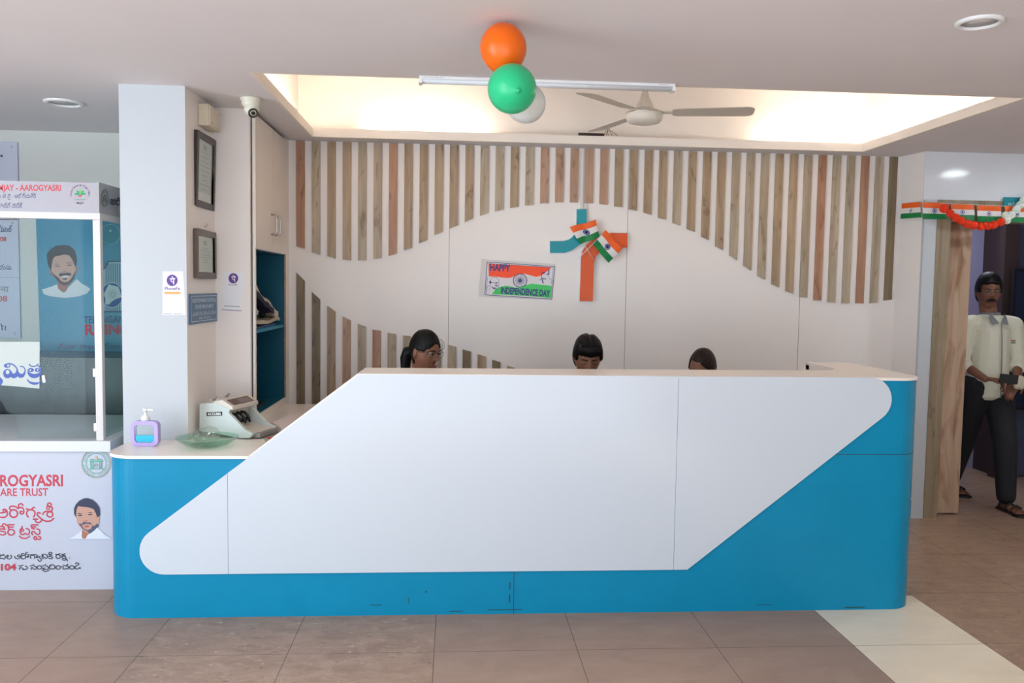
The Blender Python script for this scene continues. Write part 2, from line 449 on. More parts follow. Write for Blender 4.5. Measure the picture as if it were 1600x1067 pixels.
b = MB(); b.box(3.312, 4.45, 5.41, 5.5, 2.02, 2.165, 0); b.box(4.36, 4.45, 5.41, 5.5, 0, 2.02, 0)
build(b, 'trim_3', Wd_jamb, base=(3.8, 5.43, 2.02), kind='structure')
b = MB(); b.box(3.30, 3.525, 5.50, 5.54, .012, 2.06, 0)
build(b, 'door_1', Wd_door, base=(3.4, 5.48, 0), kind='structure')
# corridor behind the doorway
M_purp = mat('lilac_grey_paint', (150, 146, 178), .7)
b = MB(); b.box(3.0, 4.86, 7.0, 7.08, 0, 2.6, 0); b.box(3.0, 3.08, 5.7, 7.08, 0, 2.6, 0)
b.box(5.5, 5.58, 5.5, 7.6, 0, 2.6, 0); b.box(4.56, 5.5, 7.45, 7.5, 0, 2.6, 0)
build(b, 'wall_corridor', M_purp, base=(4, 7, 0), kind='structure')
b = MB(); b.box(3.215, 5.6, 5.502, 7.6, 2.45, 2.5, 0)
build(b, 'ceiling_corridor', M_ceil, base=(4, 6.5, 2.45), kind='structure')
b = MB(); b.box(4.535, 4.66, 6.62, 6.70, 0, 2.45, 0); b.box(4.60, 4.66, 6.70, 7.0, 0, 2.45, 0)
build(b, 'trim_4', mat('dark_brown_paint', (62, 48, 46), .5), base=(4.6, 6.8, 0), kind='structure')
b = MB(); b.box(4.665, 5.45, 6.66, 6.70, .01, 2.1, 0)
build(b, 'door_2', mat('blue_grey_door', (92, 98, 118), .4), base=(5, 6.9, 0), kind='structure')
area('corridor_fill', (4.0, 6.35, 2.42), (0, 0, 0), .25, .25, 7, (.86, .9, 1.0))  # unseen fill light added to brighten the corridor
# teal skirting with cream top
b = MB(); b.prism([(3.02, 5.62), (3.065, 5.40), (3.126, 5.405), (3.09, 5.66)], 2, 0, .13, 0)
b.prism([(3.02, 5.62), (3.06, 5.395), (3.126, 5.40), (3.09, 5.66)], 2, .13, .14, 1)
b.box(-1.1, 3.03, 5.62, 5.66, 0, .13, 0); b.box(-1.1, 3.03, 5.615, 5.66, .13, .14, 1)
build(b, 'baseboard_back', [M_teal, M_cream], base=(1, 5.6, 0), kind='structure')

# ------------------------------------------------------------------ RECEPTION DESK
FY = 3.82
desk = thing('reception_desk', 'long teal reception desk with a white parallelogram front panel and a raised cream counter', 'reception desk', (.35, 4.0, 0))
LX, RX, RR = -1.58, 2.262, .13
b = MB()
# front wall of the high part (slanting at its left end)
b.prism([(-1.4, 0), (RX-RR, 0), (RX-RR, 1.118), (-.445, 1.118), (-.932, .738), (-1.4, .738)], 1, FY, FY+.09, 0)
# left rounded end and side
outer = [(LX, 4.2)] + arc(LX+.14, FY+.14, .14, 180, 270, 10) + [(-1.4, FY)]
inner = [(-1.4, FY+.04), (LX+.14, FY+.04)] + [(LX+.04, FY+.14), (LX+.04, 4.2)]
b.prism(outer+inner, 2, 0, .738, 0, smooth=False)
# right rounded corner and return
outer = [(RX-RR, FY)] + arc(RX-RR, FY+RR, RR, 270, 360, 10)[1:] + [(RX+.012, 4.64)]
inner = [(2.05, 4.64), (2.05, 4.0), (RX-RR, FY+.09)]
b.prism(outer+inner, 2, 0, 1.118, 0)
# seams in the teal
b.box(.290, .2925, FY-.0008, FY+.002, 0, .2, 1)
b.box(1.80, RX-RR, FY-.0008, FY+.002, .7595, .7625, 1)
for i, (p, q) in enumerate(zip(arc(RX-RR, FY+RR, RR+.0008, 270, 360, 10)[:-1], arc(RX-RR, FY+RR, RR+.0008, 270, 360, 10)[1:])):
    b.add([(p[0], p[1], .7595), (q[0], q[1], .7595), (q[0], q[1], .7625), (p[0], p[1], .7625)], [(0, 1, 2, 3)], 1)
# chipped glue marks on the plinth
for (x, z, w, h) in ((.272, .135, .006, .035), (.272, .075, .006, .04), (-.35, .05, .05, .004), (-.2, .07, .003, .03), (-.12, .11, .008, .01), (.25, .02, .16, .004), (.02, .015, .06, .004), (1.5, .03, .08, .003), (1.95, .012, .1, .006)):
    b.box(x-w/2, x+w/2, FY-.0006, FY+.001, z-h/2, z+h/2, 2)
build(b, 'desk_body', [M_teal, M_seam, mat('glue_stain', (40, 84, 84), .8)], desk)
# white front panel, cut at its two joints
pan = rounded_poly([(-.437, 1.128), (-1.545, .270), (-1.33, .2045), (1.118, .2075), (2.10, .982), (2.05, 1.134)][0:0] or
                   [(-.432, 1.128), (-1.626, .2045), (1.117, .2075), (2.288, 1.133)], [0, .109, 0, .107], 12)
def clip(poly, x, keep):
    out = []
    for i in range(len(poly)):
        a, c = poly[i], poly[(i+1) % len(poly)]
        ia = (a[0]-x)*keep >= 0; ic = (c[0]-x)*keep >= 0
        if ia: out.append(a)
        if ia != ic:
            t = (x-a[0])/(c[0]-a[0]); out.append((x, a[1]+t*(c[1]-a[1])))
    return out
b = MB(); G = .0008
for lo, hi in ((-9, -1.022), (-1.022, 1.05), (1.05, 9)):
    q = clip(clip(pan, lo+G, 1), hi-G, -1); b.prism(q, 1, FY-.007, FY-.0005, 0)
build(b, 'front_panel', M_panel, desk)
# raised cream counter
b = MB()
top = [(-.434, 3.815), (RX-RR, 3.815)] + arc(RX-RR, FY+RR, RR+.006, 270, 360, 10)[1:] + [(RX+.018, 4.645), (2.02, 4.645), (2.02, 4.36)] + arc(1.86, 4.32, .16, 0, -90, 8)[1:] + [(1.7, 4.155), (-.435, 4.10)]
b.prism(top, 2, 1.118, 1.131, 0)
apo = [(2.02, 4.645), (2.02, 4.36)] + arc(1.86, 4.32, .16, 0, -90, 8)[1:] + [(1.7, 4.155), (-.40, 4.10)]
api = [(x+(.02 if i < 6 else 0), y-(.02 if i >= 3 else 0)) for i, (x, y) in enumerate(apo)]
for i in range(len(apo)-1): b.prism([apo[i], apo[i+1], api[i+1], api[i]], 2, 1.092, 1.118, 0)
b.box(2.02, 2.036, 4.60, 4.645, .752, 1.118, 0)
b.prism([(-.945, .738), (-.438, 1.1305), (-.415, 1.118), (-.915, .738)], 1, FY+.0005, 4.0, 0)
build(b, 'raised_countertop', M_cream, desk)
b = MB()
low = [(-1.585, 4.198)] + [(-1.585, FY+.14)] + arc(LX+.14, FY+.135, .145, 180, 270, 10)[1:] + [(-.93, 3.812), (-.93, 3.912), (2.05, 3.912), (2.05, 4.32), (-.62, 4.32), (-.70, 5.50), (-1.10, 5.50), (-1.125, 4.688), (-1.315, 4.688), (-1.315, 4.198)]
b.prism(low, 2, .738, .752, 0)
build(b, 'worktop', M_cream, desk)
b = MB(); b.box(-.72, -.69, 4.33, 5.48, 0, .738, 0)
build(b, 'side_panel', M_teal, desk)

# ------------------------------------------------------------------ WOODEN SLATS
K = dict(kt=(.57, .72))
WT = {'r': wood('reddish_wood', (158, 112, 86), (186, 144, 116), (116, 68, 46), 1, **K), 'g': wood('pale_grey_wood', (158, 141, 118), (186, 171, 149), (118, 94, 68), 2, **K),
      't': wood('tan_wood', (148, 124, 98), (178, 156, 128), (100, 70, 46), 3, **K), 'p': wood('pinkish_tan_wood', (168, 132, 108), (190, 156, 132), (130, 92, 70), 5, **K),
      'o': wood('olive_grey_shaded_wood', (112, 95, 70), (138, 120, 93), (76, 58, 38), 6, **K)}  # olive wood, darkened further for the shade on the lower left slats
WN = {'r': 'reddish', 'g': 'pale grey', 't': 'tan', 'p': 'pinkish tan', 'o': 'olive grey'}
bots = [(385, 388.5), (394, 398), (400, 404), (405, 406.5), (406.5, 406.5), (404.5, 403), (400, 396), (391, 387), (380, 374.5), (367, 362), (357, 352), (347, 341), (337, 332.6),
        (330.5, 327), (324.8, 322.6), (321, 320), (317.7, 317), (316, 316), (316, 316.3), (317, 317.3), (318.8, 320), (322.4, 323.5), (326.7, 329), (332, 335.5), (340, 343),
        (347.8, 352), (357.6, 362), (369.5, 375), (384, 390.5), (399, 406.5), (414.4, 422.3), (430.7, 437), (443.7, 449), (454.6, 458.4), (464, 465), (468.8, 469.5), (472, 473), (473.6, 474), (473.6, 474), (473.6, 473), (469.6, 468)]
kinds = 'rgttggrtttttggtg' 'ppppp' 'tt' 'ttgtttgggttgrggrgo'
ORD = ['first', 'second', 'third', 'fourth', 'fifth', 'sixth', 'seventh', 'eighth', 'ninth', 'tenth', 'eleventh', 'twelfth', 'thirteenth', 'fourteenth', 'fifteenth', 'sixteenth', 'seventeenth', 'eighteenth', 'nineteenth', 'twentieth', 'twenty-first']
DEP = 5.646
for i in range(41):
    cx = -1.028+.10145*i; x0, x1 = cx-.0275, cx+.0275
    z0 = on(1, DEP, 900, bots[i][0]); 
    def zat(x, py):
        px = 800
        for _ in range(6):
            p = on(1, DEP, px, py); px += (x-p.x)*FOC/DEP
        return on(1, DEP, px, py).z
    za, zb = zat(x0, bots[i][0]), zat(x1, bots[i][1])
    m = MB(); m.prism([(x0, za), (x1, zb), (x1, CZ-.004), (x0, CZ-.004)], 1, DEP, 5.6598, 0)
    if i < 21: pos = ORD[i]+' hanging slat from the left end of the back wall'
    else: pos = ORD[40-i]+' hanging slat from the right end of the back wall'
    build(m, 'wooden_slat', WT[kinds[i]], label=WN[kinds[i]]+' wooden '+pos, cat='slat', group='wooden slats hanging from the ceiling line on the back wall')
tops = [(426, 439), (456, 468), (478, 487), (494.5, 501), (506, 510.5), (515, 517), (520, 522), (524, 525.5), (528, 530), (533, 536.5), (538.5, 542), (546, 549.6), (553.4, 557), (562, 566), (571.5, 575)]
k2 = 'ootpgrggtggotot'
for i in range(15):
    cx = -1.028+.10145*i
    if i >= 5: cx = -1.03+.1013*i
    x0, x1 = cx-.0275, cx+.0275
    za, zb = zat(x0, tops[i][0]), zat(x1, tops[i][1])
    m = MB(); m.prism([(x0, .145), (x1, .145), (x1, zb), (x0, za)], 1, DEP, 5.6598, 0)
    build(m, 'wooden_slat', WT[k2[i]], label=WN[k2[i]]+' wooden slat rising from below, '+ORD[i]+' from the left of the lower row', cat='slat', group='wooden slats rising behind the desk')

# cable channel between the slats
m = MB(); m.box(.842, .858, 5.642, 5.6598, 2.07, CZ-.003); m.box(.884, .888, 5.65, 5.6598, 2.07, CZ-.003)
build(m, 'cable_channel', mat('aged_white_pvc', (222, 218, 214), .4), label='thin white cable channel running down from the ceiling to the teal and orange cross', cat='cable channel')

# ------------------------------------------------------------------ CROSS SIGN
cs = thing('cross_sign', 'raised cross emblem with a teal curved half and an orange curved half', 'sign', tuple(on(1, 5.64, 916, 470)))
CY = 5.625
def Z4(l): return [(lambda p: (p.x, p.z))(on(1, CY, 850+x*.15, 320+y*.15)) for x, y in l]
teal = [(340, 45), (445, 45), (445, 250), (438, 330), (415, 378), (375, 412), (320, 455), (270, 485), (210, 500), (62, 500), (62, 378), (200, 378), (250, 365), (290, 340), (320, 305), (338, 260)]
m = MB(); m.prism(Z4(teal), 1, CY, 5.6598, 0, 1)
build(m, 'teal_bar', [mat('teal_acrylic', (18, 150, 165), .25), M_white], cs)
orange = [(870, 296), (870, 445), (720, 448), (640, 460), (580, 490), (540, 540), (520, 610), (508, 1005), (370, 1003), (385, 560), (400, 480), (440, 415), (500, 365), (570, 325), (640, 300), (720, 293)]
m = MB(); m.prism(Z4(orange), 1, CY, 5.6598, 0, 1)
build(m, 'orange_bar', [mat('orange_acrylic', (226, 92, 36), .25), M_white], cs)

# hand flags on sticks, crossed over the emblem
F_or, F_wh, F_gr, F_nv = mat('flag_saffron', (240, 100, 30), .5), mat('flag_white', (232, 228, 226), .5), mat('flag_green', (10, 128, 66), .5), mat('flag_navy', (50, 60, 150), .5)
def hand_flag(corners, stick, y, label, wh):
    """corners: TL, TR, BR, BL in photo positions of the cloth on the plane y; saffron at the TL-TR edge"""
    st = [on(1, y+.006, *p) for p in stick]
    t = thing('hand_flag', label, 'flag', tuple(st[-1]), 'small paper flags crossed on the wall emblem')
    build(MB().tube(st, .0022, n=6), 'stick', M_white, t)
    C = [on(1, y, *p) for p in corners]; mb = MB(); N = 12
    def pt(u, v):
        a = C[0].lerp(C[1], u); c = C[3].lerp(C[2], u); p = a.lerp(c, v)
        return p + Vector((0, -.006*math.sin(u*9+v*2)-.004, .003*math.sin(u*7)))
    for th in (0, 1):
        for k in range(3):
            for i in range(N):
                for j in range(3):
                    q = [pt(i/N, (k*3+j)/9), pt((i+1)/N, (k*3+j)/9), pt((i+1)/N, (k*3+j+1)/9), pt(i/N, (k*3+j+1)/9)]
                    if th: q = [p+Vector((0, .0006, 0)) for p in q]
                    mb.add(q, [(0, 1, 2, 3)], k, True)
    build(mb, 'flag_cloth', [F_or, F_wh, F_gr], t)
    w = MB(); c = pt(.5, .5); e1 = (C[1]-C[0]).normalized(); e2 = (C[3]-C[0]).normalized(); r = (C[3]-C[0]).length/7.5
    for rr, ww in ((r, r*.16), (r*.3, r*.3)):
        for k in range(24):
            a0, a1 = 2*math.pi*k/24, 2*math.pi*(k+1)/24
            w.add([c+(e1*math.cos(a)+e2*math.sin(a))*q+Vector((0, -.0075, 0)) for a, q in ((a0, rr-ww), (a1, rr-ww), (a1, rr+ww), (a0, rr+ww))], [(0, 1, 2, 3)])
    for k in range(12):
        a = math.pi*2*k/12; d = e1*math.cos(a)+e2*math.sin(a); nn = (e1*-math.sin(a)+e2*math.cos(a))*r*.04
        w.add([c+nn+Vector((0, -.0075, 0)), c+d*r+nn+Vector((0, -.0075, 0)), c+d*r-nn+Vector((0, -.0075, 0)), c-nn+Vector((0, -.0075, 0))], [(0, 1, 2, 3)])
    build(w, 'wheel_print', F_nv, t)
hand_flag([(890, 355), (930.5, 343.5), (937, 370), (906.5, 382)], [(928, 406), (908, 375), (891, 354)], 5.60, 'small tricolour paper flag leaning left over the teal arm of the cross', 0)
hand_flag([(946, 359.5), (972.5, 389), (951, 411), (926, 382)], [(903.5, 404), (926, 381.5), (946, 360)], 5.592, 'small tricolour paper flag leaning right over the orange arm of the cross', 0)

# ------------------------------------------------------------------ INDEPENDENCE DAY BANNER
bn = thing('greeting_banner', 'small tricolour HAPPY INDEPENDENCE DAY poster in a clear sleeve taped to the back wall', 'poster', tuple(on(1, 5.66, 810, 468)))
a = Art(1, 5.657, -1)
def ZB(l): return [(745+x*.08125, 400+y*.08125) for x, y in l]
a.poly(ZB([(90, 60), (1500, 150), (1450, 850), (30, 780)]), mat('clear_sleeve', (214, 208, 203), .1, coat=.5))
a.build('clear_sleeve', bn)
a = Art(1, 5.6565, -1)
I_nv = ink('navy', (62, 62, 130)); I_rd = ink('fluorescent_orange', (255, 84, 40)); I_gn = ink('fluorescent_green', (70, 205, 105)); I_wh = ink('white', (226, 222, 224))
a.poly(ZB([(200, 115), (1500, 205), (1440, 825), (155, 745)]), I_wh)
a.poly(ZB([(225, 145), (1450, 215), (1370, 280), (1240, 380), (1130, 400), (1030, 370), (930, 345), (830, 345), (720, 390), (640, 420), (540, 420), (400, 400), (230, 390)]), I_rd)
a.poly(ZB([(285, 735), (360, 640), (430, 595), (560, 570), (640, 580), (740, 610), (830, 600), (930, 560), (1050, 530), (1200, 545), (1440, 575), (1425, 805), (900, 765)]), I_gn)
a.line(ZB([(200, 115), (1500, 205), (1440, 825), (155, 745), (200, 115)]), 1.0, I_nv)
a.line(ZB([(225, 140), (1468, 222)]), .45, I_nv); a.line(ZB([(1468, 222), (1425, 800)]), .45, I_nv); a.line(ZB([(205, 410), (180, 730)]), .45, I_nv)
c = ZB([(832, 472)])[0]
a.ring(c[0], c[1], 10.4, 1.1, I_nv, sx=1.03)
for k in range(24):
    t = math.pi*2*k/24; a.line([(c[0]+1.5*math.cos(t), c[1]+1.5*math.sin(t)), (c[0]+10*math.cos(t), c[1]+10*math.sin(t))], .55, I_nv); a.layer -= 1
a.layer += 1; a.ell(c[0], c[1], 2, 2, I_nv)
a.text('HAPPY', ZB([(250, 275)])[0], ZB([(645, 295)])[0], 10, I_nv, .045)
a.text('INDEPENDENCE DAY', ZB([(460, 715)])[0], ZB([(1405, 780)])[0], 9.6, I_nv, .045)
# line-drawn bald man with spectacles
L = lambda pts, w=.5: a.line(ZB(pts), w, I_nv)
L([(265, 480), (275, 430), (320, 408), (380, 415), (420, 460), (425, 540), (410, 590), (370, 625), (325, 635), (290, 600), (262, 560)]); a.ell(*ZB([(258, 505)])[0], 1.6, 2.6, I_nv)
L([(285, 505), (340, 520), (410, 510)], .8); L([(350, 560), (385, 575), (400, 560)], 1.4); L([(300, 600), (330, 625), (350, 600)], 1.2)
L([(265, 565), (200, 580)]); L([(200, 580), (190, 700)]); L([(250, 590), (240, 660)]); L([(350, 620), (378, 650)], 1.2); a.ell(*ZB([(375, 520)])[0], 1.5, 1.2, I_nv)
# line-drawn man with a peaked cap
L([(1250, 250), (1245, 400), (1290, 440)]); L([(1250, 330), (1300, 310)], 1.2); L([(1385, 250), (1385, 350), (1345, 350)], 1.6); L([(1365, 370), (1400, 440), (1450, 460)]); L([(1450, 460), (1425, 530)])
L([(1240, 400), (1250, 440), (1210, 460)], 1); L([(1255, 440), (1330, 440)], 1.2); L([(1260, 460), (1275, 520)], 1.8); a.ell(*ZB([(1290, 330)])[0], 1.4, .8, I_nv)
a.build('printed_sheet', bn)

# ------------------------------------------------------------------ WALL CABINET (left of the back wall)
cabx = -1.108
cab = thing('wall_cabinet', 'built-in white cabinet with two closed doors above an open teal niche', 'cabinet', (-1.3, 5.15, .76))
M_cab = mat('cabinet_laminate', (242, 234, 226), .28)
b = MB(); zc0, zc1 = .792, 1.728; yc0, yc1 = 4.60+.11, 5.535
b.box(-1.55, cabx, 4.724, 4.75, .76, CZ-.002, 0); b.box(-1.55, -1.106, yc1, 5.655, .1, CZ-.002, 0); b.box(-1.55, -1.535, 4.75, yc1, .76, CZ-.002, 0)
b.box(-1.55, cabx, 4.75, yc1, zc1, zc1+.02, 0); b.box(-1.55, cabx, 4.75, yc1, .76, zc0, 0)
b.box(-1.14, cabx, 4.75, yc1, .1, .76, 0)
build(b, 'carcass', M_cab, cab)
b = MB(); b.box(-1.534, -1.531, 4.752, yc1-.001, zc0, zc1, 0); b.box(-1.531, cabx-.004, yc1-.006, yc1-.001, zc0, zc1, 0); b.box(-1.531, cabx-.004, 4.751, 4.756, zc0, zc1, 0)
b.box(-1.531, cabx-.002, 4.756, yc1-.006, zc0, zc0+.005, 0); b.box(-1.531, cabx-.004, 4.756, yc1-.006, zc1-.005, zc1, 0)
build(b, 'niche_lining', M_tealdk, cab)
b = MB(); b.box(-1.53, cabx-.006, 4.757, yc1-.007, 1.255, 1.273, 0)
build(b, 'shelf', M_teal, cab)
b = MB(); b.box(cabx-.002, cabx+.0035, yc1-.012, yc1+.012, zc0, zc1, 0)
build(b, 'raw_edge_strip', mat('raw_plywood', (176, 156, 128), .8, var=(30, .25)), cab)
for (a0, a1, hy) in ((4.727, 5.165, 5.115), (5.169, 5.60, 5.22)):
    b = MB(); b.box(cabx, cabx+.004, a0, a1, zc1+.004, CZ-.02, 0)
    d = build(b, 'door', M_cab, cab)
    h = MB(); h.tube([(cabx+.004, hy, 1.83), (cabx+.03, hy, 1.835), (cabx+.036, hy, 1.85), (cabx+.036, hy, 1.93), (cabx+.03, hy, 1.945), (cabx+.004, hy, 1.95)], .0062, n=8)
    build(h, 'handle', M_chrome, d)
# dark strip painted as the shade in the gap between pillar face and cabinet
b = MB(); b.box(-1.126, -1.122, 4.7205, 4.7235, .76, CZ, 0)
build(b, 'gap_shade', M_seam, kind='structure')

# things in the niche
def cloth(name, label, cat, pts, th, mats, seed, group=None, amp=.02, M=None, stripes=None):
    """a crumpled sheet: grid between 4 corner points with real folds and thickness"""
    mb = MB(); N = 16; C = [Vector(p) for p in pts]; nrm = (C[1]-C[0]).cross(C[3]-C[0]).normalized()
    P = {}
    for i in range(N+1):
        for j in range(N+1):
            u, v = i/N, j/N; p = C[0].lerp(C[1], u).lerp(C[3].lerp(C[2], u), v)
            P[i, j] = p + nrm*amp*(noise.noise(Vector((u*3+seed, v*3, seed)))*1.6+.5*noise.noise(Vector((u*8+seed, v*8, 1))))
    for s_ in (0, 1):
        for i in range(N):
            for j in range(N):
                q = [P[i, j], P[i+1, j], P[i+1, j+1], P[i, j+1]]
                if s_: q = [p+nrm*th for p in q]
                mb.add(q, [(0, 1, 2, 3)], 0, True)
    for i in range(N):
        for (p, q) in ((P[i, 0], P[i+1, 0]), (P[i, N], P[i+1, N]), (P[0, i], P[0, i+1]), (P[N, i], P[N, i+1])):
            mb.quad(p, q, q+nrm*th, p+nrm*th)
    return build(mb, name, mats, label=label, cat=cat, group=group)
M_pat = mat('patterned_fabric', (206, 198, 178), .8); 
n_ = M_pat.node_tree.nodes; l_ = M_pat.node_tree.links
tc = n_.new('ShaderNodeTexCoord'); ck = n_.new('ShaderNodeTexVoronoi'); ck.inputs['Scale'].default_value = 55
rr_ = n_.new('ShaderNodeValToRGB'); rr_.color_ramp.elements[0].position = .25; rr_.color_ramp.elements[1].position = .32
rr_.color_ramp.elements[0].color = (*s2l((120, 84, 56)), 1); rr_.color_ramp.elements[1].color = (*s2l((216, 208, 190)), 1)
l_.new(tc.outputs['Object'], ck.inputs['Vector']); l_.new(ck.outputs['Distance'], rr_.inputs[0]); l_.new(rr_.outputs[0], n_['Principled BSDF'].inputs['Base Color'])
cloth('patterned_bag', 'beige patterned cloth bag slumped over the pile on the niche shelf', 'bag', [(-1.36, 4.80, 1.55), (-1.19, 4.82, 1.56), (-1.13, 5.44, 1.31), (-1.34, 5.46, 1.31)], .05, M_pat, 2, amp=.03)
cloth('navy_cloth', 'dark navy folded cloth bundle in the niche pile', 'cloth', [(-1.33, 4.79, 1.475), (-1.14, 4.82, 1.485), (-1.118, 5.26, 1.345), (-1.33, 5.28, 1.345)], .035, mat('navy_fabric', (26, 30, 62), .8), 5, amp=.02)
cloth('crumpled_paper', 'crumpled white paper sheet at the front of the niche pile', 'paper', [(-1.25, 4.775, 1.33), (-1.14, 4.775, 1.43), (-1.125, 4.90, 1.37), (-1.25, 4.93, 1.34)], .012, M_paper, 8, amp=.03)
cloth('plastic_bag', 'creased cream plastic packet lying on the blue folder', 'packet', [(-1.30, 4.78, 1.30), (-1.122, 4.79, 1.30), (-1.122, 5.44, 1.298), (-1.30, 5.42, 1.298)], .02, mat('cream_plastic', (196, 184, 162), .4), 11, amp=.012)
b = MB(); b.box(-1.34, -1.13, 4.80, 5.36, 1.2735, 1.288, 0)
build(b, 'blue_folder', mat('blue_folder', (24, 70, 120), .4), label='blue folder flat on the niche shelf under the pile', cat='folder', bevel=.003)
b = MB(); b.box(-1.17, -1.118, 4.765, 4.795, 1.2735, 1.315, 0)
build(b, 'yellow_notepad', mat('yellow_paper', (190, 170, 80), .7), label='small yellow note block at the front corner of the niche shelf', cat='notepad', bevel=.002)
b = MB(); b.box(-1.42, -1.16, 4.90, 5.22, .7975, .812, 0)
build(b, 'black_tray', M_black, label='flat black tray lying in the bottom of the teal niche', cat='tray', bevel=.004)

# ------------------------------------------------------------------ PILLAR FITTINGS
PX = -1.3162
def yz(px, py): p = on(0, PX, px, py); return p.y, p.z
# junction box
jb = thing('junction_box', 'aged cream plastic junction box high on the side of the pillar', 'junction box', (PX, 4.52, 2.32))
b = MB(); b.box(PX, PX+.055, 4.40, 4.60, 2.335, 2.445, 0)
build(b, 'box', mat('aged_cream_plastic', (214, 204, 180), .45), jb, bevel=.006)
b = MB(); b.box(PX+.055, PX+.06, 4.41, 4.59, 2.342, 2.438, 0); b.ell((PX+.061, 4.43, 2.355), .004, 1); b.ell((PX+.061, 4.57, 2.425), .004, 1)
build(b, 'lid', [mat('aged_cream_plastic'.upper(), (222, 212, 190), .45), M_chrome], jb)
# framed certificates
def frame(y0, y1, z0, z1, tilt, label, lines, fm):
    t = thing('picture_frame', label, 'framed certificate', (PX, (y0+y1)/2, z0), 'certificates on the pillar side')
    w = .032; b = MB(); d0, d1 = PX+.001, PX+.013
    b.box(d0, d1+.006, y0, y0+w, z0, z1, 0); b.box(d0, d1+.006, y1-w, y1, z0, z1, 0); b.box(d0, d1+.006, y0+w, y1-w, z0, z0+w, 0); b.box(d0, d1+.006, y0+w, y1-w, z1-w, z1, 0)
    M = Matrix.Translation((PX, (y0+y1)/2, z1)) @ Matrix.Rotation(tilt, 4, 'Y') @ Matrix.Translation((-PX, -(y0+y1)/2, -z1))
    b.xf(M); build(b, 'frame', fm, t, bevel=.003)
    p = MB(); p.box(d0+.003, d0+.008, y0+w, y1-w, z0+w, z1-w, 0)
    r = random.Random(3)
    for k in range(lines):
        zz = z1-w-.06-k*(z1-z0-2*w-.1)/lines; ln = r.uniform(.4, 1)*(y1-y0-2*w-.05); yc = (y0+y1)/2
        p.box(d0+.008, d0+.0084, yc-ln/2, yc+ln/2, zz-.002, zz+.002, 1)
    p.box(d0+.008, d0+.0084, (y0+y1)/2-.03, (y0+y1)/2+.03, z1-w-.045, z1-w-.02, 1)
    p.xf(M); build(p, 'certificate', [mat('certificate_paper', (206, 214, 208), .6), ink('grey_print', (150, 156, 156))], t)
    g_ = MB(); g_.box(d0+.010, d0+.0115, y0+w, y1-w, z0+w, z1-w); g_.xf(M); build(g_, 'glass', M_pane, t)
M_pane = pane('clear_glass', (.95, .97, .96), .03)
frame(4.335, 4.665, 1.925, 2.302, 0.03, 'larger dark brown framed certificate below the junction box', 9, M_dark)
frame(4.305, 4.655, 1.558, 1.806, 0.0, 'smaller framed certificate with a pale inner edge, above the blue notice', 7, mat('grey_brown_frame', (96, 84, 74), .35))
b = MB(); b.tube([(PX, 4.50, 1.83), (PX+.012, 4.50, 1.832), (PX+.014, 4.50, 1.845)], .003, n=6)
build(b, 'wall_hook', M_chrome, label='tiny metal hook above the smaller certificate frame', cat='hook')
# blue notice
nb = thing('notice_board', 'small blue notice with white lettering on the pillar side', 'notice', (PX, 4.46, 1.32))
b = MB(); b.box(PX+.0005, PX+.010, 4.225, 4.695, 1.325, 1.478); build(b, 'board', mat('blue_notice', (64, 108, 146), .35), nb, bevel=.002)
a = Art(0, PX+.0101, 1); wI = ink('notice_white', (206, 222, 234))
a.line([(4.24, 1.338), (4.68, 1.338), (4.68, 1.466), (4.24, 1.466), (4.24, 1.338)], .003, wI, px=False)
a.text('PLEASE TAKE PHARMACY & HOSPITAL BILL', (4.255, 1.434), (4.665, 1.434), .019, wI, .01, px=False)
a.text('FOR EVERYTIME PAID AMOUNT', (4.30, 1.402), (4.62, 1.402), .019, wI, .01, px=False)
a.text('దయచేసి మీరు చెల్లించిన డబ్బుకు', (4.255, 1.368), (4.665, 1.368), .016, wI, .0, px=False)
a.text('బిల్లు తీసుకోండి', (4.36, 1.346), (4.56, 1.346), .012, wI, .0, px=False)
a.build('lettering', nb)
# payment stickers (their square codes are left blank)
I_pu = ink('purple', (98, 60, 150)); I_or = ink('soft_orange', (246, 176, 110)); I_gy = ink('grey', (150, 150, 160)); I_st = ink('sticker_white', (238, 240, 244), .3)
def pay_glyph(a, cx, cy, r):
    a.ell(cx, cy, r, r*1.05, I_pu)
    w = ink('logo_white', (240, 240, 245)); s = r/9.
    a.line([(cx-3.6*s, cy-2.6*s), (cx+4.6*s, cy-2.6*s)], 1.5*s, w)
    a.line([(cx+2.4*s, cy-2.6*s), (cx+2.4*s, cy+6*s)], 1.6*s, w)
    a.line([(cx-1.8*s, cy-2.6*s), (cx-1.8*s, cy+1.2*s), (cx-.2*s, cy+2.6*s), (cx+2.4*s, cy+2.6*s)], 1.5*s, w)
    a.line([(cx-.6*s, cy-5.8*s), (cx+2.6*s, cy-2.8*s)], 1.5*s, w)
ps = thing('payment_sticker', 'white payment sticker with a purple logo and orange bar on the front of the pillar', 'sticker', (-1.39, 4.2, 1.37))
a = Art(1, 4.1994, -1); a.poly([(254, 424), (286, 424), (290, 492), (254, 492)], I_st); pay_glyph(a, 269, 438, 8.6)
a.text('PhonePe', (257.5, 453), (281, 453), 5, I_pu, .02); a.poly(rounded_poly([(256.5, 455.6), (282.5, 455.6), (282.5, 459.6), (256.5, 459.6)], [1.8]*4, 4), I_or)
a.line([(256, 490.3), (268, 490.3)], 1.0, I_gy); a.line([(271, 490.3), (285, 490.3)], 1.0, I_gy)
a.build('printed_sticker', ps)
ps = thing('payment_sticker', 'white payment sticker with a purple logo on the narrow wall beside the teal niche', 'sticker', (-1.22, 4.69, 1.38))
a = Art(1, 4.6894, -1); a.poly([(348, 424), (382, 426), (376.5, 486), (346, 484)], I_st); pay_glyph(a, 364.6, 434.8, 7.6)
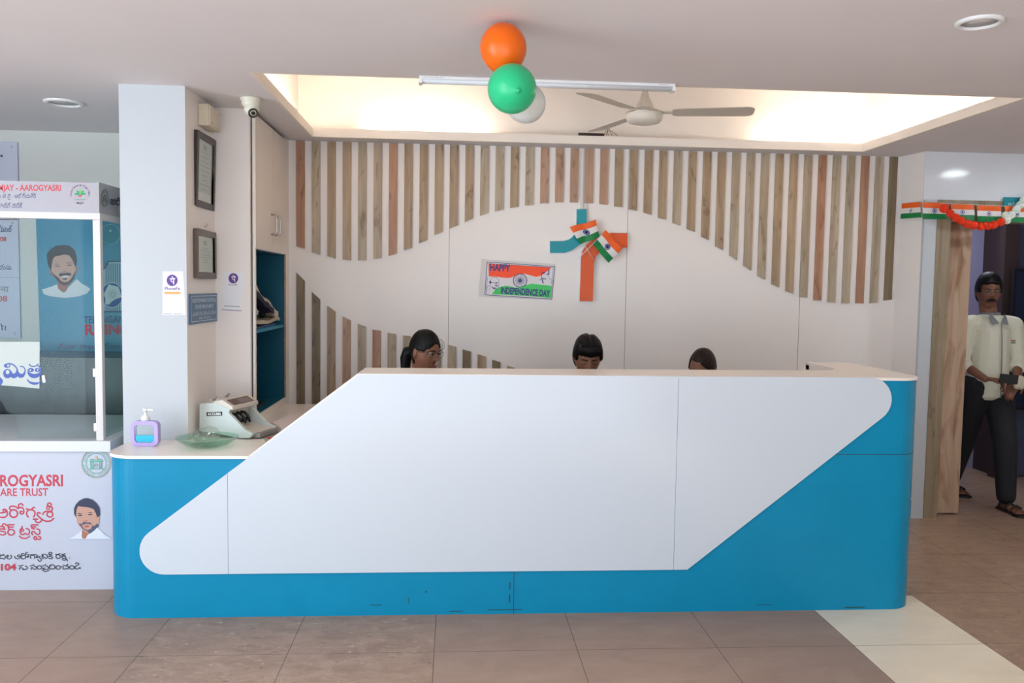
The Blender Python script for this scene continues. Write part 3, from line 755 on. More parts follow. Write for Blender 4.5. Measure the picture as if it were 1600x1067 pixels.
a.text('PhonePe', (357, 446), (370.5, 446.3), 2.8, I_pu, .0); a.line([(350.5, 478), (374, 479)], 1.1, I_gy); a.line([(346.5, 483.6), (377, 485.6)], .9, I_pu)
a.build('printed_sticker', ps)

# ------------------------------------------------------------------ CEILING FITTINGS
cc = thing('security_camera', 'cream dome security camera on the ceiling next to the pillar', 'camera', (-1.055, 4.42, 2.40))
M_cam = mat('cream_camera_plastic', (226, 224, 206), .3)
build(MB().lathe([(.052, CZ-.001), (.054, CZ-.012), (.046, CZ-.018), (.044, CZ-.035), (.036, CZ-.052)], (-1.055, 4.42, 0), n=28), 'mount', M_cam, cc)
MM = Matrix.Rotation(math.radians(-62), 4, 'X') @ Matrix.Identity(4)
MM = Matrix.Rotation(math.radians(30), 4, 'Z') @ Matrix.Rotation(math.radians(130), 4, 'X')
hd = build(MB().ell((-1.05, 4.415, 2.425), .038, n=24, h=16), 'camera_head', M_cam, cc)
d = (MM @ Vector((0, 0, 1)))
build(MB().lathe([(.024, 0), (.026, .014), (.020, .016), (.019, .008), (.0, .008)], Vector((-1.05, 4.415, 2.425))+d*.026, n=24, M=MM.to_3x3().to_4x4()), 'lens_ring', mat('dark_lens_ring', (60, 52, 50), .3), hd)
build(MB().ell(Vector((-1.05, 4.415, 2.425))+d*.034, .011), 'lens', M_black, hd)

def downlight(x, y, r, label, lit=False):
    t = thing('ceiling_downlight', label, 'ceiling light', (x, y, CZ-.012), 'round recessed downlights')
    build(MB().lathe([(r, CZ-.0005), (r, CZ-.006), (r*.9, CZ-.012), (r*.8, CZ-.012), (r*.76, CZ-.004), (r*.76, CZ-.0005)], (x, y, 0), n=40, close=True), 'trim_ring', M_white, t)
    build(MB().lathe([(r*.77, CZ-.003), (0, CZ-.004)], (x, y, 0), n=40), 'diffuser', mat('unlit_diffuser', (206, 204, 202), .5) if not lit else mat('lit_diffuser', (255, 255, 255), .5, emit=(.85, .95, 1), estr=55), t)
downlight(-2.09, 4.66, .098, 'unlit round downlight in the ceiling left of the pillar')
downlight(1.815, 2.85, .078, 'unlit round downlight in the ceiling at the upper right')
downlight(3.87, 4.54, .13, 'lit round downlight in the ceiling in front of the doorway', True)

tl = thing('tube_light', 'long unlit white tube light batten along the front edge of the ceiling recess', 'tube light', (.415, 3.865, 2.455))
b = MB(); b.box(-.172, 1.005, 3.845, 3.895, 2.468, CZ-.0005, 0); build(b, 'housing', M_white, tl, bevel=.003)
b = MB(); b.prism([(3.843, 2.468), (3.897, 2.468), (3.892, 2.456), (3.87, 2.452), (3.848, 2.456)], 0, -.16, .993, 0, smooth=True); build(b, 'diffuser', mat('milky_diffuser', (228, 234, 240), .3), tl)
for x0, x1 in ((-.1735, -.158), (.991, 1.0065)):
    b = MB(); b.box(x0, x1, 3.842, 3.898, 2.450, 2.469); build(b, 'end_cap', M_white, tl)
a = Art(1, 3.8449, -1); a.text('CRYSTAL LED 20W', (-.15, 2.4735), (-.06, 2.4735), .005, I_gy, 0, px=False); a.text('CRYSTAL', (.93, 2.4735), (.975, 2.4735), .005, I_gy, 0, px=False); 
a.build('maker_print', tl)

# ceiling fan in the recess
FX, FYY = 1.055, 4.70
fan = thing('ceiling_fan', 'white three-bladed ceiling fan hanging in the lit ceiling recess', 'ceiling fan', (FX, FYY, 2.48))
M_fan = mat('ivory_fan_enamel', (226, 220, 208), .3)
build(MB().lathe([(.010, 3.0), (.010, 2.62)], (FX, FYY, 0), n=16), 'downrod', M_fan, fan)
build(MB().lathe([(.014, 2.665), (.018, 2.655), (.028, 2.62), (.044, 2.595), (.053, 2.566), (.05, 2.56), (.0, 2.56)], (FX, FYY, 0), n=32), 'lower_canopy', M_fan, fan)
build(MB().lathe([(.06, 3.0), (.058, 2.97), (.03, 2.93), (.012, 2.92)], (FX, FYY, 0), n=32), 'upper_canopy', M_fan, fan)
mo = build(MB().lathe([(.03, 2.566), (.07, 2.562), (.098, 2.55), (.103, 2.54), (.103, 2.522), (.1, 2.505), (.088, 2.492), (.06, 2.484), (.03, 2.482), (.0, 2.482)], (FX, FYY, 0), n=48), 'motor_housing', M_fan, fan)
build(MB().lathe([(.1035, 2.544), (.1055, 2.541), (.1035, 2.538)], (FX, FYY, 0), n=48, close=True), 'chrome_band', M_chrome, mo)
for k, ang in enumerate((-12, 108, 188+38)):
    M = Matrix.Translation((FX, FYY, 2.545)) @ Matrix.Rotation(math.radians(ang), 4, 'Z')
    T2 = Matrix.Rotation(math.radians(-10), 4, 'X')
    o_ = rounded_poly([(.155, -.05), (.60, -.066), (.60, .066), (.155, .05)], [.03, .04, .04, .03], 6)
    b = MB(); b.prism(o_, 2, -.002, .002, 0); b.xf(T2); b.xf(M)
    bl = build(b, 'blade', mat('fan_blade_enamel', (196, 186, 172), .35), fan)
    b = MB(); b.box(.09, .20, -.016, .016, -.001, .006, 0); b.box(.15, .20, -.035, .035, .002, .0055, 0); b.xf(T2); b.xf(M); build(b, 'blade_bracket', M_fan, bl)

fan.location.z -= .018
# driver and wires on the ledge, cove strips behind the lip
dv = thing('led_driver', 'black strip-light driver box with loose red wires on the recess ledge', 'power supply', (.89, 5.47, 2.54))
zl = CZ+lh
b = MB(); b.box(.80, .97, 5.500, 5.53, zl+.0005, zl+.018); build(b, 'driver_box', mat('dark_brown_plastic', (52, 36, 34), .5), dv, bevel=.002)
wm = mat('red_brown_wire', (120, 56, 50), .5)
for k in range(3):
    pts = [Vector((.97+.012*math.sin(t*5+k)+.05*t*(1+.5*k)*(1 if t < .7 else .8), 5.505-.003*k, zl+.008+.075*math.sin(math.pi*min(1, t*1.05))*(1-.28*k)*(1+.2*math.sin(9*t)))) for t in [i/14 for i in range(15)]]
    build(MB().tube(pts, .0016, n=6), 'wire', wm, dv)
M_led = mat('warm_led_strip', (255, 236, 200), .5, emit=(1.0, .89, .75), estr=46)
def strip(x0, x1, y0, y1, label):
    b = MB(); b.box(x0, x1, y0, y1, CZ+.0355, CZ+.045)
    build(b, 'led_strip', M_led, label=label, cat='strip light', group='warm cove strips behind the recess lip')
strip(-.55, .15, 5.56, 5.575, 'warm strip light hidden behind the rear lip at the left')
strip(2.1, 2.68, 5.56, 5.575, 'warm strip light hidden behind the rear lip at the right')
strip(-.985, -.972, 4.0, 5.45, 'warm strip light hidden behind the left lip')
strip(2.79, 2.803, 4.0, 5.45, 'warm strip light hidden behind the right lip')

# ------------------------------------------------------------------ BALLOONS
def balloon(c, r, h, knotdir, m, label, trans=0):
    t = thing('balloon', label, 'balloon', (c[0], c[1], c[2]-h), 'party balloons tied together at the ceiling')
    kd = Vector(knotdir).normalized(); q = Vector((0, 0, -1)).rotation_difference(kd).to_matrix().to_4x4()
    prof = []
    for i in range(25):
        th = math.pi*i/24; z = math.cos(th); rad = math.sin(th)
        if z < 0: rad *= (1-.16*z*z); z *= 1.12
        prof.append((r*rad, h*z))
    prof[-1] = (.006, prof[-1][1]-.004)
    build(MB().lathe(prof, c, n=40, M=q), 'balloon_skin', m, t)
    build(MB().lathe([(.005, -h*1.12-.002), (.008, -h*1.12-.010), (.004, -h*1.12-.014)], c, n=16, M=q), 'knot', m, t)
balloon((.163, 3.03, 2.386), .0835, .088, (.1, -.25, -1), mat('orange_rubber', (240, 106, 16), .3, spec=.4), 'orange balloon touching the ceiling above the tube light')
g_c = on(1, 2.93, 800, 139); balloon(tuple(g_c), .085, .088, (.14, -1, -.28), mat('green_rubber', (44, 190, 130), .3, spec=.4), 'green balloon hanging just below the orange one')
w_c = on(1, 3.09, 821, 161); balloon(tuple(w_c), .073, .076, (-.5, .6, .5), mat('pearl_white_rubber', (226, 228, 224), .25, trans=.25), 'white balloon half hidden behind the green one')
cpt = Vector((.17, 3.03, 2.29))
build(MB().tube([(.165, 3.03, CZ-.001), (.20, 3.11, 2.42), (.19, 3.08, 2.30), (g_c.x+.01, 3.02, g_c.z+.06)], .001, n=5), 'balloon_string', M_white, label='thin white string tying the three balloons to the ceiling', cat='string')

# ------------------------------------------------------------------ THINGS ON THE LOW COUNTER
CT = .7525
sx, sy = -1.467, 4.05
sp = thing('soap_dispenser', 'lilac framed hand sanitiser pump bottle with blue liquid beside the pillar foot', 'pump bottle', (sx, sy, CT))
def rr(w, h, r, n=6, c=(0, 0)): return rounded_poly([(c[0]-w, c[1]-h), (c[0]+w, c[1]-h), (c[0]+w, c[1]+h), (c[0]-w, c[1]+h)], [r]*4, n)
o_ = rr(.063, .06, .026, c=(sx, CT+.0605)); i_ = rr(.046, .043, .018, c=(sx, CT+.0605)); mb = MB(); N = len(o_)
for y in (sy-.02, sy+.02): mb.add([(p[0], y, p[1]) for p in o_]+[(p[0], y, p[1]) for p in i_], [(k, (k+1) % N, N+(k+1) % N, N+k) for k in range(N)])
for ring in (o_, i_):
    mb.add([(p[0], sy-.02, p[1]) for p in ring]+[(p[0], sy+.02, p[1]) for p in ring], [(k, (k+1) % N, N+(k+1) % N, N+k) for k in range(N)], 0, True)
build(mb, 'holder_frame', mat('lilac_plastic', (186, 168, 226), .35), sp)
build(MB().prism(rr(.0455, .0425, .018, c=(sx, CT+.0605)), 1, sy-.013, sy+.013), 'bottle', mat('clear_bottle_plastic', (226, 236, 240), .08, trans=.9, ior=1.2), sp)
liq = [(p[0], min(p[1], CT+.052)) for p in rr(.044, .041, .017, c=(sx, CT+.0605))]
build(MB().prism(liq, 1, sy-.0138, sy+.0138), 'blue_liquid', mat('blue_gel', (40, 186, 216), .15), sp)
pm = build(MB().lathe([(.020, CT+.121), (.020, CT+.138), (.014, CT+.145), (.008, CT+.148), (.006, CT+.165), (.011, CT+.166), (.011, CT+.18), (.0, CT+.181)], (sx, sy, 0), n=24), 'pump', M_white, sp)
build(MB().tube([(sx, sy, CT+.174), (sx+.03, sy-.004, CT+.174), (sx+.042, sy-.006, CT+.168)], [.006, .005, .004], n=10), 'nozzle', M_white, pm)

# glass bowl
bx_, by_ = -1.175, 4.035
M_bowl = pane('green_glass', (.74, .90, .83), .05)
prof = [(.0, CT), (.07, CT+.001), (.10, CT+.012), (.132, CT+.034), (.142, CT+.043), (.144, CT+.046), (.140, CT+.047), (.128, CT+.038), (.097, CT+.017), (.066, CT+.006), (.0, CT+.005)]
build(MB().lathe(prof, (bx_, by_, 0), n=56), 'glass_bowl', M_bowl, label='shallow green glass bowl on the low counter beside the counting machine', cat='bowl')
mb = MB(); mb.ell((bx_-.005, by_+.012, CT+.052), (.062, .052, .040), n=40, h=26)
for i, v in enumerate(mb.v):
    k = noise.noise(v*40)*.010+noise.noise(v*95)*.005; d = (v-Vector((bx_, by_, CT+.045))).normalized(); mb.v[i] = v+d*k
mb.sm = [False]*len(mb.sm)
build(mb, 'crumpled_wrapper', pane('clear_cellophane', (.93, .97, .95), .10), label='crumpled clear plastic wrapper lying in the green glass bowl', cat='wrapper')
b = MB()
for k in range(5): b.box(bx_-.082+.011*k, bx_-.077+.011*k, by_-.02, by_+.03, CT+.0065+.0, CT+.008)
b.box(bx_-.085, bx_-.03, by_-.022, by_+.032, CT+.0055, CT+.0064, 1)
build(b, 'striped_card', [M_black, M_white], label='black and white striped card lying in the glass bowl', cat='card')

# currency counting machine
MCY = 4.31; MW = .23
mc = thing('money_counter', 'pale grey banknote counting machine with a black name plate on the low counter', 'counting machine', (-1.305, MCY, CT))
M_mc = mat('grey_green_plastic', (200, 208, 204), .4); M_mcw = mat('warm_grey_plastic', (214, 206, 194), .4)
def Q(x, y, yy=MCY): p = on(1, yy, 280+x*.175, 590+y*.175); return (p.x, p.z)
side = [Q(*p) for p in [(183, 240), (200, 226), (300, 218), (420, 214), (505, 262), (488, 300), (600, 395), (655, 440), (735, 468), (700, 510), (610, 522), (200, 478), (180, 468)]]
zmin = min(p[1] for p in side); side = [(max(p[0], -1.312), max(p[1], CT+.004)) for p in side]
for y_ in (MCY, MCY+MW-.022):
    b = MB(); b.prism(side, 1, y_, y_+.022, 0); build(b, 'side_cheek', M_mc, mc, bevel=.003)
x0 = side[0][0]; ztop = side[3][1]
core = [side[0], side[1], side[2], side[3], side[4], (side[5][0]-.02, side[5][1]-.004), (side[5][0]-.03, side[7][1]+.01), (side[7][0]-.02, side[7][1]-.012), side[8], side[9], side[10], side[11], side[12]]
b = MB(); b.prism(core, 1, MCY+.022, MCY+MW-.022, 0); build(b, 'body', M_mcw, mc, bevel=.002)
# raised head with display at the top
p3, p4 = Vector(side[3]), Vector(side[4])
b = MB(); head = [(p3.x-.06, p3.y+.002), (p3.x+.0, p3.y+.016), (p4.x+.014, p4.y+.012), (p4.x+.016, p4.y-.008), (p3.x+.02, p3.y-.022)]
b.prism(head, 1, MCY-.002, MCY+MW+.002, 0); hd = build(b, 'control_head', M_mcw, mc, bevel=.004)
def onhead(u, v, h): # u across y, v down slope
    a_ = Vector(head[1]); c_ = Vector(head[2]); p = a_.lerp(c_, v); nrm = Vector((-(c_-a_).y, (c_-a_).x)).normalized(); p = p+nrm*h
    return Vector((p.x, MCY+u*MW, p.y))
b = MB(); b.quad(onhead(.1, .15, .001), onhead(.9, .15, .001), onhead(.9, .9, .001), onhead(.1, .9, .001)); build(b, 'display', mat('brown_display', (104, 80, 78), .15), hd)
b = MB(); b.quad(onhead(.42, .28, .0016), onhead(.82, .28, .0016), onhead(.82, .78, .0016), onhead(.42, .78, .0016)); build(b, 'screen', mat('grey_screen', (126, 112, 108), .12), hd)
# hopper rails at the top rear
b = MB(); b.box(side[1][0]+.01, side[2][0]+.06, MCY+.05, MCY+.15, side[2][1]-.002, side[2][1]+.010, 0); build(b, 'hopper', M_mcw, mc, bevel=.003)
for y in (.045, .155):
    build(MB().tube([(side[1][0]+.04, MCY+y, side[2][1]+.008), (side[1][0]+.06, MCY+y, side[2][1]+.028)], [.008, .006]), 'hopper_guide', mat('grey_guide', (150, 148, 144), .4), mc)
# dark mouth with two black wheels and receiving tray
mx0 = side[5][0]-.028; mz = side[6][1]
b = MB(); b.box(mx0-.002, mx0+.001, MCY+.024, MCY+MW-.024, mz-.02, side[5][1]-.006); build(b, 'mouth', M_black, mc)
for y in (.06, .10, .14):
    build(MB().tube([(mx0+.004, MCY+y, side[5][1]-.012), (mx0+.03, MCY+y, side[5][1]-.016), (mx0+.052, MCY+y, side[5][1]-.04), (mx0+.06, MCY+y, side[5][1]-.066)], [.006, .008, .008, .005]), 'stacker_wheel', M_black, mc)
b = MB(); b.box(side[7][0]-.005, side[8][0]+.02, MCY+.03, MCY+MW-.03, CT+.006, CT+.03, 0); build(b, 'receiving_tray', mat('grey_tray', (150, 146, 140), .4), mc, bevel=.003)
a = Art(1, MCY, -1); a.poly([(325.3, 643.2), (354, 641), (354, 647.2), (325.3, 649.4)], ink('plate_black', (24, 26, 28))); a.text('ACCUMA', (327.2, 648), (352, 646.2), 3.8, ink('plate_white', (230, 230, 230)), .04)
a.build('name_plate', mc)
b = MB()
for k in range(10): pass
mc.rotation_euler = (0, 0, math.radians(-19))
# papers beside the machine
def sheet(pts, z, th, name, mats, label, cat, extra=None):
    q = [(lambda p: (p.x, p.y))(on(2, z, *p)) for p in pts]; b = MB(); b.prism(q, 2, z, z+th, 0)
    return build(b, name, mats, label=label, cat=cat)
sheet([(408, 675), (447, 672), (432, 694), (416, 694)], CT, .0015, 'receipt_slip', mat('grey_printed_paper', (176, 176, 168), .6), 'grey printed slip lying in front of the counting machine', 'paper')
b = MB(); cpt = on(2, CT+.0016, 419, 686); b.lathe([(.022, 0), (.022, .003), (.0, .003)], (cpt.x+.01, cpt.y+.03, CT+.0016), n=20); build(b, 'red_cap', mat('red_plastic', (214, 54, 44), .4), label='small red cap lying on the grey slip', cat='cap')
b = MB(); q = [(lambda p: Vector((p.x, p.y)))(on(2, CT+.03, *p)) for p in [(423, 660), (489, 637), (545, 630), (448, 672)]]
b.prism([tuple(v) for v in q], 2, CT+.0005, CT+.032, 0); build(b, 'file_folder', mat('pinkish_white_card', (232, 218, 214), .5), label='wide pinkish white file box on the counter behind the slanted desk edge', cat='file', bevel=.002)
b = MB(); b.box(-1.035, -.94, 4.50, 4.60, CT+.0005, CT+.014); build(b, 'black_calculator', M_black, label='small black device lying between the counting machine and the pinkish file box', cat='calculator', bevel=.003)

# ------------------------------------------------------------------ HELP DESK BOOTH (left)
BY = 4.19
bt = thing('help_desk_booth', 'white health scheme help desk booth with glass screen and printed fascia, left of the pillar', 'booth', (-2.5, 4.5, 0))
M_vin = mat('white_vinyl', (200, 203, 217), .35); M_al = mat('white_powder_coated_frame', (222, 218, 216), .4)
b = MB(); b.box(-3.6, -1.69, BY+.004, 5.0, 0, .695); build(b, 'counter_base', M_vin, bt)
b = MB(); b.box(-3.6, -1.682, BY-.015, 5.02, .697, .75); build(b, 'ledge', mat('white_ledge_laminate', (226, 228, 232), .35), bt, bevel=.002)
# front print
I_cr = ink('crimson', (200, 62, 82)); I_bk = ink('black_text', (40, 44, 60)); I_te = ink('emblem_green', (90, 178, 152)); I_bl = ink('navy_text', (44, 52, 120))
I_tg = ink('tan_ring', (206, 186, 160))
def ZN(x, y): return (x*.21557, 700+y*.21557)
a = Art(1, BY+.0038, -1)
a.poly([(-40, 706), (176.3, 706), (177.4, 920.5), (-40, 922.5)], M_vin)
a.text('ROGYASRI', ZN(0, 275), ZN(457, 273), 17.2, I_cr, .03); a.text('ARE TRUST', ZN(0, 347), ZN(350, 345), 11.8, I_cr, .02)
T1 = (0, 780, .05625); T2 = (0, 812, .05625)
a.oval(122, 326, 36, 34, 34, I_cr, T=T1)
for q in ([(0, 378), (90, 374), (160, 350)], [(80, 296), (130, 276), (185, 310), (202, 370), (198, 440), (150, 490), (60, 504), (0, 494)],
          [(300, 296), (262, 250), (290, 202), (370, 190), (440, 210), (490, 250), (545, 238)], [(515, 215), (520, 150), (590, 122), (640, 165)],
          [(520, 240), (605, 228), (655, 280), (662, 345), (640, 398), (592, 405), (555, 372), (575, 332), (615, 340)],
          [(735, 262), (810, 292), (880, 280), (920, 232), (965, 226)], [(790, 490), (744, 430), (748, 350), (800, 300), (870, 290), (940, 315), (972, 372), (962, 440), (935, 486)],
          [(1120, 390), (1080, 365), (1036, 392), (1044, 440), (1100, 500), (1150, 548), (1150, 600), (1100, 640), (1030, 638), (984, 600), (990, 560)], [(925, 550), (1050, 550)],
          [(1190, 420), (1212, 372), (1275, 338), (1390, 334), (1440, 345)], [(1345, 190), (1420, 200), (1456, 250), (1440, 310), (1400, 330)], [(1318, 200), (1330, 122), (1390, 106), (1434, 150)],
          [(1155, 545), (1230, 592), (1320, 612), (1420, 592), (1495, 530)]): a.stroke(q, 42, I_cr, T=T1)
a.oval(380, 395, 110, 104, 44, I_cr, T=T1); a.oval(1390, 420, 82, 72, 40, I_cr, T=T1); a.oval(1340, 238, 44, 40, 34, I_cr, T=T1)
for q in ([(0, 188), (70, 188), (128, 208), (100, 250), (0, 256)], [(66, 170), (84, 118), (130, 110), (190, 158)], [(60, 250), (145, 268)], [(0, 310), (80, 322), (150, 350), (154, 398), (80, 420), (0, 408)],
          [(190, 156), (250, 137), (390, 137)], [(222, 160), (236, 230), (262, 268)], [(240, 200), (370, 200)],
          [(610, 182), (616, 225), (570, 268), (560, 340), (590, 398), (640, 410), (698, 378), (756, 406), (808, 380), (816, 310), (790, 262), (730, 242)],
          [(540, 452), (600, 500), (690, 516), (770, 496), (828, 452)], [(1062, 142), (872, 146), (884, 210), (900, 245), (965, 248)], [(890, 198), (990, 198)],
          [(1025, 252), (1082, 268), (1110, 325), (1090, 390), (1040, 408), (990, 372), (944, 326), (892, 334), (882, 378), (912, 410)],
          [(1070, 460), (1124, 480), (1126, 528), (1080, 545), (1040, 524), (1000, 550), (952, 530), (946, 480), (998, 464), (1010, 500)]): a.stroke(q, 36, I_cr, T=T2)
a.oval(312, 345, 92, 78, 38, I_cr, T=T2); a.oval(626, 290, 34, 32, 30, I_cr, T=T2)
T3 = (0, 856, .04375); T4 = (60, 856, .04375)
for T_, qs in ((T3, ([(0, 246), (60, 256), (150, 218)], [(60, 260), (4, 300), (10, 376), (90, 366), (150, 396), (192, 350), (180, 285), (120, 262)], [(305, 290), (270, 318), (240, 285), (280, 250), (306, 290)],
                     [(240, 290), (254, 360), (330, 390), (400, 360), (416, 295), (380, 248)], [(530, 290), (545, 360), (630, 386), (712, 360), (734, 300), (700, 246), (650, 250), (622, 290), (660, 316), (728, 302)],
                     [(786, 262), (760, 212), (830, 192), (905, 232), (970, 216), (1022, 252), (1030, 310), (990, 328), (962, 300), (995, 282)], [(918, 205), (940, 150), (1005, 152)],
                     [(1070, 240), (1180, 238), (1300, 242), (1350, 282), (1350, 335), (1310, 350), (1290, 314), (1325, 302)], [(1110, 372), (1082, 312), (1130, 262), (1205, 256), (1242, 304), (1222, 375)],
                     [(1452, 300), (1408, 300), (1410, 345), (1470, 392), (1480, 440), (1430, 475), (1384, 450), (1352, 410)],
                     [(670, 630), (740, 642), (830, 602)], [(710, 768), (692, 720), (742, 692), (800, 722), (850, 766), (920, 766), (980, 720), (960, 662), (905, 642)], [(815, 764), (860, 738)],
                     [(1082, 630), (1150, 632), (1215, 586)], [(1132, 768), (1112, 720), (1152, 692), (1204, 740), (1260, 766), (1302, 720), (1280, 662), (1224, 642)])),
               (T4, ([(180, 380), (130, 340), (150, 292), (212, 330), (270, 372), (322, 330), (312, 262), (250, 217), (160, 220), (130, 250), (180, 262)], [(370, 212), (400, 150), (460, 150), (482, 206), (384, 236), (480, 262)],
                     [(372, 300), (440, 300), (512, 330), (480, 376), (400, 374), (372, 350)], [(612, 215), (690, 232), (770, 195)], [(820, 212), (880, 228), (960, 190)], [(850, 262), (960, 252)],
                     [(842, 300), (920, 292), (986, 322), (950, 370), (870, 360), (838, 330)], [(850, 402), (900, 430), (962, 430), (1000, 380), (1040, 462)], [(1112, 350), (1130, 350)],
                     [(150, 632), (212, 622), (270, 580)], [(240, 720), (190, 710), (172, 750), (240, 762), (330, 762), (364, 700), (322, 642), (270, 642)], [(158, 780), (210, 826), (290, 836), (382, 786)],
                     [(450, 650), (416, 612), (500, 592), (572, 622), (592, 700), (550, 752), (490, 728), (440, 752), (400, 715), (402, 650)], [(830, 665), (890, 660), (880, 730), (940, 752), (982, 720), (1040, 752), (1076, 700), (1050, 642), (980, 632)], [(902, 602), (980, 632), (1060, 572)],
                     [(1335, 565), (1352, 526), (1420, 536), (1442, 590), (1370, 622), (1312, 690), (1332, 740), (1390, 746), (1442, 710), (1500, 724), (1490, 690)]))):
    for q in qs: a.stroke(q, 28, I_bk, T=T_)
a.oval(840, 322, 84, 64, 28, I_bk, T=T3); a.oval(710, 302, 80, 68, 28, I_bk, T=T4)
for (cx_, T_) in ((1415, T3), (710, T4), (1200, T4)): a.oval(cx_, 690, 80, 64, 28, I_bk, T=T_)
a.text('104', ZN(8, 884), ZN(118, 882), 9.6, I_cr, .03)
def emblem(a, cx, cy, r, fine=True, sx=1, m=None, m2=None):
    m = m or I_te; m2 = m2 or I_tg
    a.ring(cx, cy, r, r*.035, m2, sx=sx); a.ring(cx, cy, r*.94, r*.03, m, sx=sx); a.ring(cx, cy, r*.68, r*.03, m, sx=sx)
    for k in range(40):
        t = 2*math.pi*k/40
        if k % 10 == 0: continue
        a.line([(cx+r*sx*.76*math.cos(t), cy+r*.76*math.sin(t)), (cx+r*sx*.86*math.cos(t), cy+r*.86*math.sin(t))], r*.03, m); a.layer -= 1
    a.layer += 1
    u = r*.1
    a.poly([(cx-4.6*u*sx, cy-1.8*u), (cx+4.6*u*sx, cy-1.8*u), (cx+4.6*u*sx, cy-.9*u), (cx-4.6*u*sx, cy-.9*u)], m)
    for k in (-3.6, -2.2, 2.2, 3.6): a.line([(cx+k*u*sx, cy-1*u), (cx+k*u*sx, cy+3.6*u)], u*.55, m)
    a.line([(cx-4.6*u*sx, cy+3.8*u), (cx+4.6*u*sx, cy+3.8*u)], u*.5, m); a.ring(cx, cy+1.4*u, 1.0*u, u*.25, m, sx=sx)
    a.line([(cx-4*u*sx, cy-2.6*u), (cx-1.4*u*sx, cy-2.6*u)], u*.6, m); a.line([(cx+1.4*u*sx, cy-2.6*u), (cx+4*u*sx, cy-2.6*u)], u*.6, m)
    a.ell(cx, cy-3.6*u, 1.0*u*sx, 1.3*u, m2)
emblem(a, 150.5, 723.5, 22.8)
# printed portrait of a bearded man
def ZP(l): return [(100+x*.075, 770+y*.075) for x, y in l]
sk = ink('skin_print', (206, 158, 138)); sk2 = ink('skin_shade_print', (176, 120, 100)); hr = ink('hair_print', (52, 58, 84)); bd = ink('beard_print', (88, 88, 112)); wt = ink('shirt_print', (226, 230, 246)); lp = ink('lips_print', (182, 106, 98))
a.poly(ZP([(120, 955), (250, 880), (370, 785), (385, 760), (560, 820), (700, 720), (760, 770), (860, 870), (1000, 950)]), wt)
a.poly(ZP([(385, 760), (375, 900), (395, 948), (460, 945), (500, 870), (560, 830)]), sk2)
a.poly(ZP([(262, 500), (270, 340), (300, 265), (480, 270), (600, 300), (660, 400), (700, 490), (742, 490), (742, 560), (725, 660), (660, 740), (560, 825), (470, 820), (390, 760), (320, 680), (280, 610)]), sk)
a.poly(ZP([(215, 420), (215, 320), (250, 240), (320, 160), (420, 110), (500, 105), (600, 140), (690, 220), (745, 310), (760, 460), (720, 490), (700, 510), (670, 420), (640, 340), (560, 310), (480, 290), (380, 285), (300, 270), (270, 340), (260, 440), (265, 510), (235, 470)]), hr)
a.poly(ZP([(285, 615), (340, 670), (400, 745), (480, 790), (550, 845), (640, 780), (735, 670), (690, 630), (640, 690), (600, 670), (570, 740), (500, 770), (430, 740), (390, 690), (370, 630), (330, 640)]), bd)
a.poly(ZP([(375, 650), (410, 600), (480, 610), (560, 612), (595, 665), (540, 645), (470, 636), (410, 662)]), bd)
a.poly(ZP([(415, 690), (480, 665), (545, 675), (510, 715), (450, 715)]), lp)
a.poly(ZP([(395, 575), (440, 598), (505, 580), (490, 560), (440, 580)]), sk2)
for q in ([(300, 452), (390, 448), (380, 476), (310, 476)], [(508, 436), (590, 430), (590, 456), (520, 460)]): a.poly(ZP(q), hr)
for q in ([(275, 432), (330, 412), (395, 432), (330, 430)], [(480, 412), (560, 392), (625, 420), (560, 410)]): a.poly(ZP(q), hr)
a.line(ZP([(110, 958), (985, 955)]), .7, ink('faint_grey', (186, 192, 212)))
a.build('front_print', bt)
# posts, rails, fascia
b = MB(); b.box(-1.757, -1.722, BY+.004, BY+.034, .75, 1.8315); build(b, 'corner_post', M_al, bt, bevel=.002)
b = MB(); b.box(-3.6, -1.722, BY+.004, BY+.034, 1.832, 1.864); b.box(-1.75, -1.724, BY+.034, 4.98, 1.832, 1.864); build(b, 'top_rail', M_al, bt)
b = MB(); b.box(-1.757, -1.722, 4.96, 4.99, .75, 1.8315); build(b, 'rear_post', M_al, bt)
b = MB(); b.box(-3.6, -1.735, BY, BY+.012, 1.864, 2.008); build(b, 'front_fascia', mat('fascia_white', (176, 173, 182), .4), bt)
b = MB(); b.box(-1.735, -1.723, BY, 4.98, 1.864, 2.012); build(b, 'side_fascia', mat('fascia_grey', (176, 176, 178), .4), bt)
a = Art(1, BY-.0003, -1); I_c2 = ink('scheme_red', (206, 74, 84)); I_n2 = ink('scheme_navy', (56, 60, 116))
def ZF(x, y): return (x*.11875, 270+y*.11875)
a.text('MJAY - AAROGYASRI', ZF(-20, 233), ZF(800, 236), 9.2, I_c2, .03); a.text('ం జె వై - ఆరోగ్యశ్రీ', ZF(-10, 330), ZF(472, 330), 5.6, I_n2, .0, caps=.62); a.text('హెల్ప్ డెస్క్', ZF(-30, 462), ZF(298, 462), 6, I_n2, .0, caps=.62)
ex, ey = ZF(1055, 283)
a.ring(ex, ey, 18.4, .5, ink('pale_pink', (222, 176, 182))); a.ring(ex, ey, 11.6, .35, ink('pale_pink', (222, 176, 182)))
a.arctext('Pradhan Mantri Jan Arogya Yojana', ex, ey, 13.2, 190, -10, 2.6, I_bk)
gl = ink('leaf_green', (44, 160, 110)); gl2 = ink('leaf_light', (120, 190, 90))
for dx, dy, rx, ry, rt, mm in ((-4.5, -.5, 4.2, 1.8, .1, gl), (4.5, -.5, 4.2, 1.8, -.1, gl), (-2.8, -3.2, 3.6, 1.7, .8, gl), (2.8, -3.2, 3.6, 1.7, -.8, gl), (0, -4.2, 1.8, 3.6, 0, gl2)): a.ell(ex+dx, ey+dy, rx, ry, mm, rot=rt)
